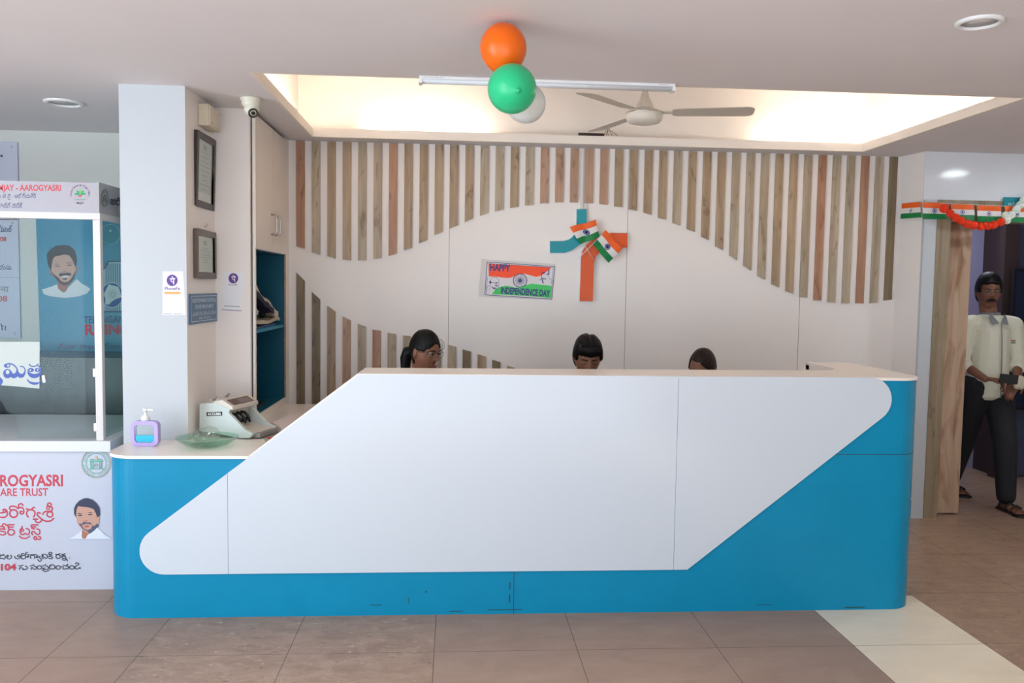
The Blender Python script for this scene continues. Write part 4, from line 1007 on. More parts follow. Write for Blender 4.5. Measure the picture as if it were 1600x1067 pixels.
a.line([(ex, ey), (ex, ey+3)], 1, I_c2); a.line([(ex-2.6, ey+1.5), (ex+2.6, ey+4.4)], 1.1, I_c2); a.line([(ex+2.6, ey+1.5), (ex-2.6, ey+4.4)], 1.1, I_c2)
a.text('AYUSHMAN BHARAT', (ex-9.5, ey+9), (ex+9.5, ey+9), 1.7, gl, 0); a.text('PM JAY', (ex-6, ey+15), (ex+6, ey+15), 2.8, I_bk, .02)
a.build('fascia_print', bt)
a = Art(0, -1.7225, 1)
emblem(a, 163.5, 309.5, 13.5, sx=.42, m=ink('dull_green', (70, 112, 104)), m2=ink('dull_navy', (60, 70, 96)))
a.text('ఆరో', (171, 319), (192, 321.5), 10.5, ink('side_navy', (44, 48, 84)), .03, caps=.62)
a.build('side_fascia_print', bt)
# glass
b = MB(); yg = BY+.018
arch = [(-3.6, .752), (-2.52, .752), (-2.52, .85)] + arc(-2.35, .85, .17, 180, 0, 12)[1:-1] + [(-2.135, .85), (-2.135, .76), (-1.757, .76), (-1.757, 1.832), (-3.6, 1.832)]
M_bg = pane('booth_glass', (.90, .94, .94), .006)
b.prism(arch, 1, yg-.003, yg+.003); build(b, 'front_glass', M_bg, bt)
b = MB(); b.box(-1.742, -1.736, BY+.04, 4.96, .755, 1.832); build(b, 'side_glass', pane('green_tinted_glass', (.74, .84, .82), .01), bt)
for z in (1.085, .815):
    b = MB(); b.box(-1.77, -1.755, yg-.008, yg+.008, z-.02, z+.02); build(b, 'glass_clip', M_white, bt)
# vinyl lettering strip on the glass
a = Art(1, yg-.0035, -1)
vf = mat('frosted_vinyl', (196, 204, 200), .5)
a.poly([(-30, 534), (62, 534), (61.5, 607), (18, 603), (-30, 600)], vf); I_gb = ink('glass_blue', (62, 86, 170))
TG = (0, 560, .04375); ZG = lambda l: [(x*.04375, 560+y*.04375) for x, y in l]
a.stroke([(230, 200), (330, 186), (430, 205), (540, 275), (605, 370), (630, 480)], 48, I_gb, T=TG)
a.poly(ZG([(110, 560), (118, 470), (170, 400), (260, 370), (350, 392), (410, 460), (450, 525), (500, 545), (560, 500), (590, 400), (640, 400), (665, 480), (720, 540), (790, 555), (850, 500), (880, 430), (918, 460), (905, 560), (850, 660), (760, 700), (680, 685), (630, 640), (570, 690), (490, 710), (420, 690), (380, 660), (320, 705), (220, 705), (150, 660)]), I_gb)
a.stroke([(730, 290), (800, 285), (860, 330), (895, 400), (898, 480)], 40, I_gb, T=TG)
a.ell(255*.04375, 560+258*.04375, 5.2, 3.3, I_gb); a.ell(290*.04375, 560+252*.04375, 1.8, 1.8, vf); a.ell(272*.04375, 560+485*.04375, 2.9, 3.3, vf)
a.poly(ZG([(985, 430), (980, 520), (1030, 620), (1120, 690), (1230, 710), (1350, 680), (1440, 600), (1478, 500), (1460, 420), (1400, 500), (1300, 550), (1180, 550), (1080, 512), (1035, 470)]), I_gb)
a.ell(1115*.04375, 560+412*.04375, 4.2, 3.2, I_gb); a.ell(1335*.04375, 560+412*.04375, 4.2, 3.2, I_gb); a.ell(1088*.04375, 560+410*.04375, 1.4, 1.4, vf); a.ell(1345*.04375, 560+408*.04375, 1.4, 1.4, vf)
a.stroke([(1050, 205), (1090, 260), (1190, 285), (1300, 262), (1360, 200)], 42, I_gb, T=TG); a.stroke([(1360, 260), (1430, 330), (1466, 420)], 40, I_gb, T=TG); a.stroke([(1000, 450), (1020, 390), (1080, 352)], 36, I_gb, T=TG)
a.poly(ZG([(962, 700), (970, 790), (1060, 890), (1200, 945), (1340, 930), (1450, 850), (1505, 740), (1490, 700), (1460, 800), (1380, 850), (1200, 850), (1060, 820), (1000, 760)]), I_gb)
a.poly(ZG([(-60, 640), (0, 662), (62, 722), (112, 792), (102, 850), (40, 960), (-60, 960)]), I_gb)
a.poly([(65, 587), (69.5, 586), (71.5, 597), (67, 598)], M_white)
a.build('glass_lettering', bt)
# dark backdrop added for the dark reflection low in the glass
b = MB(); b.box(-3.5, -1.78, 5.06, 5.5, 0, 1.085); build(b, 'dark_backdrop', mat('reflection_dark_grey', (30, 36, 40), .25), label='dark grey backdrop added behind the booth glass in place of a dark reflection', cat='backdrop', bevel=.003)

# ------------------------------------------------------------------ WALL SIGNS AND POSTER behind the booth
WY = 5.57
pt_ = thing('campaign_poster', 'blue poster with a smiling man in white and red lettering behind the booth glass', 'poster', (-2.4, WY, 1.09))
a = Art(1, WY-.004, -1); I_pb = ink('poster_blue', (36, 140, 176), .3)
a.poly([(56, 342), (215, 343), (217, 553), (63, 553)], I_pb)
def ZQ(l): return [(50+x*.1031, 370+y*.1031) for x, y in l]
sa = ink('skin_a', (212, 168, 152)); sb = ink('skin_b', (172, 116, 104)); ha = ink('hair_a', (48, 46, 56)); wa = ink('shirt_a', (226, 230, 234)); be = ink('beard_a', (92, 66, 64))
a.poly(ZQ([(150, 800), (280, 760), (380, 720), (400, 790), (475, 845), (520, 820), (545, 770), (665, 650), (690, 645), (740, 700), (830, 750), (885, 790), (830, 860), (700, 905), (500, 925), (300, 905), (180, 870)]), wa)
a.poly(ZQ([(385, 660), (600, 690), (540, 760), (520, 820), (475, 845), (400, 790)]), sb)
a.poly(ZQ([(262, 480), (292, 500), (318, 605), (288, 592)]), sb); a.poly(ZQ([(660, 450), (692, 448), (690, 540), (668, 570)]), sb)
a.poly(ZQ([(290, 500), (300, 400), (320, 320), (360, 280), (430, 275), (480, 255), (560, 270), (610, 330), (640, 420), (664, 470), (655, 560), (620, 640), (570, 700), (500, 730), (430, 710), (380, 655), (330, 595), (295, 530)]), sa)
a.poly(ZQ([(225, 290), (235, 240), (290, 180), (360, 135), (450, 120), (560, 130), (630, 180), (665, 240), (685, 350), (668, 470), (640, 420), (610, 340), (560, 280), (480, 265), (430, 285), (360, 290), (320, 330), (300, 420), (292, 510), (265, 470), (245, 440)]), ha)
a.poly(ZQ([(295, 520), (330, 595), (385, 665), (440, 722), (500, 738), (570, 710), (640, 640), (664, 500), (640, 550), (600, 625), (560, 670), (500, 690), (440, 670), (400, 610), (370, 600), (330, 560)]), be)
a.poly(ZQ([(398, 585), (435, 545), (485, 556), (535, 540), (585, 550), (600, 585), (560, 588), (495, 578), (440, 600)]), ha)
a.poly(ZQ([(440, 605), (500, 592), (565, 592), (540, 612), (460, 618)]), wa); a.poly(ZQ([(455, 630), (540, 622), (515, 655), (480, 655)]), be)
a.poly(ZQ([(330, 450), (390, 435), (435, 448), (390, 452)]), ha); a.poly(ZQ([(520, 436), (570, 420), (610, 430), (570, 438)]), ha)
a.poly(ZQ([(320, 420), (370, 405), (430, 425), (370, 416)]), ha); a.poly(ZQ([(505, 410), (570, 385), (620, 405), (570, 398)]), ha)
a.poly(ZQ([(450, 530), (480, 545), (525, 530), (505, 515), (480, 525)]), sb)
emblem(a, 172.5, 366, 15.5, m=ink('teal_emblem', (60, 130, 120)), m2=ink('pale_emblem', (206, 220, 220)))
# numeral with a map roundel
pn = ink('plum', (70, 60, 120)); lb = ink('pale_stripe', (176, 206, 222)); rb = ink('royal_blue', (36, 84, 160))
a.poly([(170, 408), (193, 407), (193, 488), (162, 488), (162, 440), (156, 440), (156, 424), (164, 419)], lb)
for k in range(8): a.line([(166+k*3, 412), (166+k*3, 486)], 1.2, pn); a.layer -= 1
a.layer += 1
a.line([(193, 408), (170, 408.5), (165, 418), (156, 425)], 1.8, pn); a.line([(161, 487), (193, 487)], 2.2, pn)
a.ell(175, 461, 17.6, 20, wa); a.ell(175, 461, 16.6, 19, rb)
a.poly([(170, 444), (176, 446), (185, 448), (188, 456), (190, 464), (182, 467), (176, 470), (170, 476), (164, 475), (165, 467), (162, 460), (166, 452)], wa)
for k in range(16):
    t = math.pi*k/8; a.line([(176+2*math.cos(t), 460+2*math.sin(t)), (176+8*math.cos(t), 460+8*math.sin(t))], .6, I_gy); a.layer -= 1
a.layer += 1
a.text('TELANGANA', (131, 505), (203, 504), 11, pn, .01); a.text('RISING', (133, 523), (204, 522), 16, ink('poster_red', (214, 64, 84)), .035)
a.text('ప్రజా పాలన ప్రజా', (90, 545), (190, 545), 6.5, pn, .0, caps=.62)
a.build('printed_poster', pt_)
def wallsign(x0, x1, z0, z1, label):
    t = thing('wall_sign', label, 'sign', ((x0+x1)/2, WY, z0), 'white information signs behind the booth')
    b = MB(); b.box(x0, x1, WY-.012, WY-.001, z0, z1); b2 = build(b, 'sign_board', mat('sign_white', (206, 210, 230), .3), t, bevel=.001)
    s_ = MB()
    for x, z in ((x1-.035, z0+.03), (x1-.035, z1-.03)): s_.ell((x, WY-.013, z), (.007, .004, .007))
    build(s_, 'sign_screws', M_chrome, t)
    return t
t = wallsign(-3.6, -2.784, 2.06, 2.408, 'upper white wall sign with navy lettering above the booth fascia')
a = Art(1, WY-.0125, -1); a.text('e', (0.2, 245), (4.5, 245), 5, I_bl, .03); a.build('lettering', t)
t = wallsign(-3.6, -2.79, 1.162, 1.927, 'white wall sign with Telugu and Hindi lines, left edge behind the booth glass')
a = Art(1, WY-.0125, -1)
a.poly([(-30, 342), (27.8, 342), (27.8, 343.6), (-30, 343.4)], ink('dark_red', (130, 50, 60)))
a.text('్పటల్', (-2, 362), (19, 362), 7, I_bl, .02, caps=.62); a.text('08', (0, 376.5), (10, 376.5), 6.5, I_cr, .03); a.text('యను.', (-2, 421), (19, 421), 7, I_bl, .01, caps=.62)
a.line([(-30, 433), (29, 433.5)], .6, I_gy); a.text('ना', (0, 456), (14, 456), 9, I_gy, .02); a.text('08', (-4, 471), (11.5, 471), 9, ink('salmon', (206, 108, 104)), .02); a.text('ी।', (-2, 516), (9, 516), 8, I_bl, .01)
a.build('lettering', t)

# ------------------------------------------------------------------ DOORWAY DECORATIONS
bu = thing('flag_bunting', 'string of tricolour paper flags taped across the top of the doorway', 'bunting', (3.5, 5.39, 2.02))
def bflag(P4, wheel=True, curl=0.):
    C = [Vector(p) for p in P4]; mb = MB(); N = 8
    def pt(u, v):
        p = C[0].lerp(C[1], u).lerp(C[3].lerp(C[2], u), v); return p+Vector((0, -.004*math.sin(u*5+v*3)-curl*v*v*.03, 0))
    for back in (0, 1):
        for k in range(3):
            for i in range(N):
                q = [pt(i/N, k/3), pt((i+1)/N, k/3), pt((i+1)/N, (k+1)/3), pt(i/N, (k+1)/3)]
                if back: q = [p+Vector((0, .0006, 0)) for p in q]
                mb.add(q, [(0, 1, 2, 3)], k, True)
    e1 = (C[1]-C[0]).normalized(); e2 = (C[3]-C[0]).normalized(); c = pt(.5, .5)+Vector((0, -.003, 0)); r = (C[3]-C[0]).length/8
    for rr_0, ww in ((r, r*.14), (r*.25, r*.25)):
        for k in range(20):
            a0, a1 = 2*math.pi*k/20, 2*math.pi*(k+1)/20
            mb.add([c+(e1*math.cos(t)+e2*math.sin(t))*q for t, q in ((a0, rr_0-ww), (a1, rr_0-ww), (a1, rr_0+ww), (a0, rr_0+ww))], [(0, 1, 2, 3)], 3)
    build(mb, 'flag', [F_or, F_wh, F_gr, F_nv], bu)
BYF = 5.385
def fl(x0, y0, x1, y1): 
    bflag([on(1, BYF, x0, y0), on(1, BYF, x1, y0+1.2), on(1, BYF, x1, y1+.6), on(1, BYF, x0, y1)])
fl(1441.5, 316, 1479, 342); fl(1485.5, 318.5, 1522.5, 343.5); fl(1526.5, 320.6, 1564.5, 346); fl(1570, 322, 1608, 347)
bflag([Vector((3.075, 5.60, 2.155)), Vector((3.108, 5.425, 2.15)), Vector((3.106, 5.42, 2.045)), Vector((3.062, 5.60, 2.05))], curl=.3)
sp_ = [Vector((3.08, 5.63, 2.158)), Vector((3.112, 5.42, 2.152))]+[on(1, BYF+.003, x, 316+(x-1441)*.045) for x in (1441, 1485, 1527, 1570, 1610)]
build(MB().tube(sp_, .0016, n=5), 'string', M_white, bu)
gd = thing('pompom_garland', 'drooping garland of orange and white paper pompoms in front of the doorway flags', 'garland', (3.5, 5.34, 2.0))
pb = MB(); pb.ell((0, 0, 0), 1, n=40, h=26)
for i, v in enumerate(pb.v):
    pb.v[i] = v*(1+.16*noise.noise(v*5)+.10*noise.noise(v*13))
pb.sm = [False]*len(pb.sm)
M_po = mat('orange_crepe', (238, 62, 24), .8); M_pw = mat('white_crepe', (224, 232, 222), .8)
me_o = mesh_from(pb, [M_po]); me_w = mesh_from(pb, [M_pw])
def pom(x, y, me, s, yy=5.335):
    p = on(1, yy, 1400+x*.125, 290+y*.125); o = bpy.data.objects.new('pompom', me); COL.objects.link(o); o.parent = gd
    o.location = p-gd.location; o.scale = (s*.92, s*.92, s); o.rotation_euler = (random.uniform(-.6, .6), random.uniform(-.6, .6), random.uniform(0, 6)); return p
gp = []
for k, (x, y) in enumerate([(600, 285), (678, 347), (748, 400), (815, 438), (893, 478), (975, 496), (1060, 510), (1140, 503), (1222, 490), (1310, 455)]): gp.append(pom(x, y, me_o, (.030, .027)[k > 0], 5.335-.006*(k % 2)))
for k, (x, y) in enumerate([(1388, 432), (1372, 372), (1440, 368), (1505, 300), (1555, 240), (1600, 180), (1650, 120)]): gp.append(pom(x, y, me_w, .026, 5.33))
build(MB().tube(gp, .002, n=5), 'string', M_white, gd)
ds = thing('room_sign', 'small teal room sign behind the garland above the doorway', 'sign', tuple(on(1, 5.40, 1590, 324)))
b = MB(); p0 = on(1, 5.40, 1569, 308); p1 = on(1, 5.40, 1625, 324); b.box(p0.x, p1.x, 5.398, 5.4095, p1.z, p0.z); build(b, 'sign_board', mat('teal_sign', (24, 134, 148), .35), ds)
a = Art(1, 5.3978, -1); a.text('mlu', (1575, 321.5), (1590, 322), 6.5, ink('pale_sign_text', (170, 206, 214)), .03); a.build('lettering', ds)

b = MB(); p0 = on(1, 6.55, 1583, 420); p1 = on(1, 6.55, 1640, 640)
b.box(p0.x, p1.x+.3, 6.53, 6.56, p1.z, p0.z); b.box(p0.x+.02, p1.x+.28, 6.528, 6.531, p1.z+.02, p0.z-.02, 1)
b.box(4.85, 5.1, 6.56, 6.66, .9, 1.2, 0)
build(b, 'dark_board', [M_black, mat('dark_blue_glass', (34, 42, 62), .15)], label='dark glossy board inside the room behind the man in the doorway', cat='board')

# ------------------------------------------------------------------ PEOPLE
def head_mb(M, female=False, wide=1.0):
    """one continuous head surface, face towards -Y, origin between the ears"""
    mb = MB(); H, N = 56, 64; vs = []; fs = []
    def g2(x, z, cx, cz, sx, sz): return math.exp(-((x-cx)/sx)**2-((z-cz)/sz)**2)
    for i in range(H+1):
        th = math.pi*i/H; zz = math.cos(th)*.118; s_ = math.sin(th)**.86
        for k in range(N):
            a = 2*math.pi*k/N; dx, dy = math.sin(a), -math.cos(a)
            x = .073*wide*s_*dx; y = .094*s_*dy
            if y < 0: y *= .93
            z = zz
            if z < .0:
                t = min(1, -z/.118); x *= 1-.30*t*t
                if y > 0: y *= 1-.72*t**.8
                else: y = y*(1-.10*t)-.012*t*t*abs(dy)
            else: y *= 1+.06*(y > 0)*(z/.118)
            if y < -.02:
                f = 1
                y -= .021*g2(x, z, 0, -.022, .0115, .013) + .013*g2(x, z, 0, -.006, .008, .02)+.007*g2(x, z, 0, .008, .008, .02)
                y -= .006*g2(abs(x), z, .013, -.028, .008, .008)
                y += .011*g2(abs(x), z, .031, .008, .015, .011)
                y -= .005*g2(abs(x), z, .028, .028, .022, .009)
                y -= .004*g2(abs(x), z, .042, -.02, .018, .018)
                y -= .007*g2(x, z, 0, -.055, .022, .005) + .007*g2(x, z, 0, -.067, .018, .006); y += .003*g2(x, z, 0, -.061, .022, .0025)
                y -= .008*g2(x, z, 0, -.098, .02, .014); y += .004*g2(x, z, 0, -.08, .02, .006)
            vs.append(M @ Vector((x, y, z)))
    for i in range(H):
        for k in range(N): fs.append((i*N+k, (i+1)*N+k, (i+1)*N+(k+1) % N, i*N+(k+1) % N))
    mb.add(vs, fs, 0, True)
    for sx_ in (-1, 1):
        mb.ell(M @ Vector((sx_*.0735*wide, .006, -.004)), (.011, .019, .031), n=12, h=10, M=M.to_3x3().to_4x4() @ Matrix.Rotation(sx_*.25, 4, 'Z'))
    return mb

def shell(M, grow, keep, th=.004, bump=.003, bf=40, wide=1.0, low=None):
    """hair: a grown copy of the skull kept where keep(local point) is true"""
    base = head_mb(Matrix.Identity(4), wide=wide); n0 = 57*64
    vs = []; 
    for v in base.v[:n0]:
        s_ = 1+grow(v)/max(.02, v.length); nz = noise.noise(Vector((v.x*bf*2.2, v.y*bf*.7, v.z*bf*.4)))*bump
        vs.append(v*(s_+nz/.1))
    mb = MB(); fs = []
    for f, sm in zip(base.f, base.sm):
        if max(f) >= n0: continue
        c = sum((base.v[i] for i in f), Vector())/4
        if keep(c): fs.append(f)
    mb.add([M @ v for v in vs], fs, 0, True)
    inner = [M @ (v*.97) for v in base.v[:n0]]
    mb.add(inner, [tuple(reversed(f)) for f in fs], 0, True)
    used = {}
    for f in fs:
        for a_, b_ in zip(f, f[1:]+f[:1] if isinstance(f, list) else f[1:]+(f[0],)):
            used[(a_, b_)] = 1
    o = len(mb.v)
    for (a_, b_) in list(used):
        if (b_, a_) not in used: mb.add([M @ vs[a_], M @ vs[b_], M @ (base.v[b_]*.97), M @ (base.v[a_]*.97)], [(0, 1, 2, 3)], 0, True)
    return mb

def remesh(mb, name, mats, parent, voxel=.006, smooth=4, **kw):
    """union of overlapping limbs as one continuous skin"""
    mb.m = [0]*len(mb.m)
    me = bpy.data.meshes.new(name); me.from_pydata([tuple(v) for v in mb.v], [], mb.f)
    bm = bmesh.new(); bm.from_mesh(me); bmesh.ops.remove_doubles(bm, verts=bm.verts, dist=1e-6); bmesh.ops.recalc_face_normals(bm, faces=bm.faces); bm.to_mesh(me); bm.free()
    o = bpy.data.objects.new(name, me); COL.objects.link(o)
    r = o.modifiers.new('r', 'REMESH'); r.mode = 'VOXEL'; r.voxel_size = voxel
    s_ = o.modifiers.new('s', 'SMOOTH'); s_.factor = .5; s_.iterations = smooth
    dg = bpy.context.evaluated_depsgraph_get(); dg.update()
    me2 = bpy.data.meshes.new_from_object(o.evaluated_get(dg)); bpy.data.objects.remove(o)
    org = wloc(parent); me2.transform(Matrix.Translation(-org)); me2.name = name; me2.materials.clear()
    me2.materials.append(mats)
    for p in me2.polygons: p.use_smooth = True; p.material_index = 0
    ob = bpy.data.objects.new(name, me2); COL.objects.link(ob); ob.parent = parent
    return tag(ob, **kw)

M_hair = mat('black_hair', (15, 13, 14), .5, spec=.25, bump=(60, .5)); M_hairb = mat('dark_brown_hair', (36, 22, 20), .5, spec=.25, bump=(60, .5))
M_eyew = mat('eye_white', (158, 146, 140), .3); M_iris = mat('dark_iris', (30, 20, 16), .15)
def face_parts(M, t, skin_lip, brow=M_hair, eyes_open=True, mous=False, look=0):
    for sx_ in (-1, 1):
        c = M @ Vector((sx_*.031, -.0735, .007))
        if eyes_open:
            e = build(MB().ell(c, .0125, n=20, h=14), 'eye', M_eyew, t)
            d = (M.to_3x3() @ Vector((look*.35, -1, -.08))).normalized()
            build(MB().ell(c+d*.0085, .0062, n=14, h=10), 'iris', M_iris, e)
        lid = MB(); pts = [M @ Vector((sx_*.031+u*.016, -.087+abs(u)**2*.008, (.0105 if eyes_open else .002)-abs(u)**2*.005)) for u in (-1, -.5, 0, .5, 1)]
        lid.tube(pts, .0022, n=6); build(lid, 'eyelid', brow, t)
        bw = MB(); bw.tube([M @ Vector((sx_*x, y, z)) for x, y, z in ((.012, -.0905, .0235), (.026, -.0905, .0285), (.040, -.083, .0275), (.049, -.072, .021))], [.0026, .0034, .003, .0015], n=6); build(bw, 'eyebrow', brow, t)
    lp_ = MB(); lp_.tube([M @ Vector((x, y, z)) for x, y, z in ((-.024, -.0815, -.061), (-.012, -.0915, -.0575), (0, -.094, -.0585), (.012, -.0915, -.0575), (.024, -.0815, -.061))], [.0015, .0036, .0036, .0036, .0015], n=8)
    lp_.tube([M @ Vector((x, y, z)) for x, y, z in ((-.022, -.082, -.062), (-.011, -.0905, -.067), (0, -.0925, -.068), (.011, -.0905, -.067), (.022, -.082, -.062))], [.0015, .0042, .0045, .0042, .0015], n=8)
    build(lp_, 'lips', skin_lip, t)
    if mous:
        mm = MB(); mm.tube([M @ Vector((x, y, z)) for x, y, z in ((-.034, -.078, -.062), (-.022, -.087, -.051), (-.008, -.097, -.046), (.008, -.097, -.046), (.022, -.087, -.051), (.034, -.078, -.062))], [.003, .0062, .0068, .0068, .0062, .003], n=8); build(mm, 'moustache', brow, t)

def RZ(a): return Matrix.Rotation(math.radians(a), 4, 'Z')
def RX_(a): return Matrix.Rotation(math.radians(a), 4, 'X')
def RY_(a): return Matrix.Rotation(math.radians(a), 4, 'Y')

def hand(mb, wrist, dirv, palmn, curl=40, thumb=1, sc=1.0):
    """palm, four unequal bent fingers and a thumb; dirv = towards fingers, palmn = palm normal"""
    w = Vector(wrist); d = Vector(dirv).normalized(); n = Vector(palmn).normalized(); s_ = d.cross(n).normalized()*thumb
    for k in range(4):
        off = s_*(.030-.020*k)*sc
        mb.cap(w+d*.01, .016*sc, w+d*.085*sc+off, .0105*sc, n=10)
        L1 = (.042, .048, .045, .035)[k]*sc; p = w+d*.085*sc+off; ang = 0; dd = d
        for seg, ll in enumerate((L1, L1*.62, L1*.5)):
            ang += math.radians(curl*(1, 1.1, .7)[seg]); dd = (d*math.cos(ang)+n*math.sin(ang)).normalized(); q = p+dd*ll; mb.cap(p, (.0092-.0008*seg)*sc, q, (.0086-.001*seg)*sc, n=8); p = q
    p = w+d*.022*sc+s_*.026*sc; q = p+(d*.6+s_*.7+n*.35).normalized()*.038*sc; r_ = q+(d*.85+s_*.2+n*.55).normalized()*.032*sc
    mb.cap(w+d*.015, .016*sc, p, .014*sc, n=8); mb.cap(p, .013*sc, q, .010*sc, n=8); mb.cap(q, .010*sc, r_, .0075*sc, n=8)

def seated(label, hx, hz, hy, yaw, pitch, roll, skin, top_rgb, female, style):
    cx = hx; by = hy+.05
    t = thing('person', label, 'person', (cx, by, 0), None)
    M = Matrix.Translation((hx, hy, hz)) @ RZ(yaw) @ RY_(roll) @ RX_(pitch)
    sk_ = mat('skin_'+label[:12].replace(' ', '_'), skin, .5)
    b = head_mb(M, wide=.97 if female else 1.02)
    nb_ = hz-.19; sh = hz-.235
    b.cap(M @ Vector((0, .022, -.06)), .047 if female else .053, (cx, by+.02, sh+.01), .053)
    b.cap((cx, by+.01, sh-.06), .085, (cx, by+.02, .55), .10)
    for s_ in (-1, 1):
        b.cap((cx+s_*.06, by, sh-.03), .05, (cx+s_*.165, by+.01, sh-.045), .045)
        el = Vector((cx+s_*.20, by-.10, .80)); b.cap((cx+s_*.17, by+.01, sh-.05), .042, el, .033)
        wr = Vector((cx+s_*.10, by-.33, .79)); b.cap(el, .033, wr, .023)
        hand(b, wr, (-s_*.25, -1, -.02), (0, 0, -1), 12, -s_, .92)
        b.cap((cx+s_*.09, by, .50), .07, (cx+s_*.11, by-.40, .50), .052); b.cap((cx+s_*.11, by-.40, .50), .05, (cx+s_*.11, by-.36, .09), .032)
        b.cap((cx+s_*.11, by-.34, .035), .03, (cx+s_*.12, by-.50, .024), .022)
    remesh(b, 'body', sk_, t, .0048, 3)
    c = MB(); c.cap((cx, by+.01, sh-.075), .12, (cx, by+.02, .54), .135); c.cap((cx-.1, by+.01, sh-.05), .072, (cx+.1, by+.01, sh-.05), .072)
    for s_ in (-1, 1):
        c.cap((cx+s_*.12, by+.01, sh-.05), .066, (cx+s_*.175, by+.005, sh-.07), .058); c.cap((cx+s_*.175, by+.005, sh-.07), .056, (cx+s_*.197, by-.07, .84), .047)
    remesh(c, 'shirt', mat('cloth_'+label[:12].replace(' ', '_'), top_rgb, .8), t, .009, 6)
    c = MB()
    for s_ in (-1, 1): c.cap((cx+s_*.08, by+.02, .50), .105, (cx+s_*.11, by-.41, .50), .072); c.cap((cx+s_*.11, by-.41, .50), .068, (cx+s_*.11, by-.36, .12), .058)
    remesh(c, 'trousers', mat('dark_trouser_cloth', (40, 42, 56), .8), t, .01, 6)
    return t, M, sk_

# woman with glasses
t, M, sk_ = seated('woman in glasses with tied back hair looking right from behind the counter', -.168, 1.168, 4.70, 52, 12, 0, (134, 88, 66), (86, 84, 96), True, 0)
hl = lambda v: (v.z > .052 - .35*max(0, -v.y-.05)+.0 and not (v.y < -.03 and v.z < .058+.25*(v.x*0))) if v.y < -.03 else (v.z > -.012 if v.y < .02 else v.z > -.075)
hw = build(shell(M, lambda v: .006+.002*max(0, v.z/.118), lambda c: (c.z > .060-.9*max(0, abs(c.x)-.02)) if c.y < -.045 else ((c.z > .014) if c.y < .012 else c.z > -.07), bump=.0015, bf=30), 'hair', M_hair, t)
pl = MB(); q = [M @ Vector(p) for p in ((0, .085, -.02), (.0, .115, -.035), (.0, .125, -.075), (.005, .12, -.14), (.0, .10, -.24))]
pl.tube(q, [.03, .036, .033, .026, .012], n=14); build(pl, 'ponytail', M_hair, hw)
for k in range(3):
    st = [M @ Vector(p) for p in ((.02+.006*k, -.075, .09), (.026+.006*k, -.095-.003*k, .075), (.032+.005*k, -.099-.002*k, .045), (.034, -.092, .022))]
    build(MB().tube(st, .0007, n=4), 'loose_strand', M_hair, hw)
face_parts(M, t, mat('brown_lips', (124, 70, 62), .4), look=.2)
gm = mat('thin_brass_frame', (96, 72, 56), .3, metal=.6); gf = MB()
for s_ in (-1, 1):
    o_ = rr(.024, .017, .010, c=(s_*.031, .004)); P_ = [M @ Vector((p[0], -.102+abs(p[0])*.18, p[1])) for p in o_]; gf.tube(P_+[P_[0]], .0011, n=5)
    gf.tube([M @ Vector(p) for p in ((s_*.055, -.092, .010), (s_*.068, -.06, .010), (s_*.078, .0, .006))], .0012, n=5)
gf.tube([M @ Vector(p) for p in ((-.008, -.101, .008), (0, -.104, .011), (.008, -.101, .008))], .0011, n=5)
gl_ = build(gf, 'spectacles', gm, t)
for s_ in (-1, 1):
    o_ = rr(.0235, .0165, .0095, c=(s_*.031, .004)); lm = MB(); lm.add([M @ Vector((p[0], -.1022+abs(p[0])*.18, p[1])) for p in o_], [tuple(range(len(o_)))]); build(lm, 'lens', M_pane, gl_)
for s_ in (-1, 1): build(MB().ell(M @ Vector((s_*.081, .0, -.035)), .0045), 'earring', mat('gold', (212, 160, 80), .25, metal=1), t)

# man looking down
t, M, sk_ = seated('black haired man looking down behind the middle of the counter', .760, 1.145, 4.70, 0, 24, 0, (146, 100, 76), (70, 84, 110), False, 0)
def gman(v):
    return .013+.010*max(0, v.z/.118)*(1-.9*math.exp(-((v.x-.008)/.012)**2))
hm = build(shell(M, gman, lambda c: (c.z > .052-.2*max(0, abs(c.x)-.02)) if c.y < -.045 else ((c.z > .004) if c.y < .02 else c.z > -.06), bump=.004, bf=26, wide=1.02), 'hair', M_hair, t)
fr = MB()
for k in range(24):
    u = -.058+.116*k/23; fr.tube([M @ Vector((u*.8, -.070, .112)), M @ Vector((u, -.102+abs(u)*.35, .088)), M @ Vector((u*1.05, -.105+abs(u)*.42, .056+.003*math.sin(k*2.1)))], [.012, .010, .005], n=7)
build(fr, 'fringe', M_hair, hm)
face_parts(M, t, mat('brown_lips', (124, 70, 62), .4), eyes_open=False)

# second woman, looking down to the left
t, M, sk_ = seated('woman with side parted dark brown hair bending down behind the right part of the counter', 1.432, 1.082, 4.70, -38, 20, 5, (140, 94, 74), (120, 60, 70), True, 0)
hw = build(shell(M, lambda v: .005+.002*max(0, v.z/.118), lambda c: (c.z > .076-1.0*max(0, abs(c.x+.02)-.03)) if c.y < -.045 else ((c.z > .012) if c.y < .012 else c.z > -.07), bump=.0015, bf=30), 'hair', M_hairb, t)
build(MB().ell(M @ Vector((0, .105, -.03)), (.038, .034, .036)), 'hair_bun', M_hairb, hw)
face_parts(M, t, mat('brown_lips', (124, 70, 62), .4), eyes_open=False)

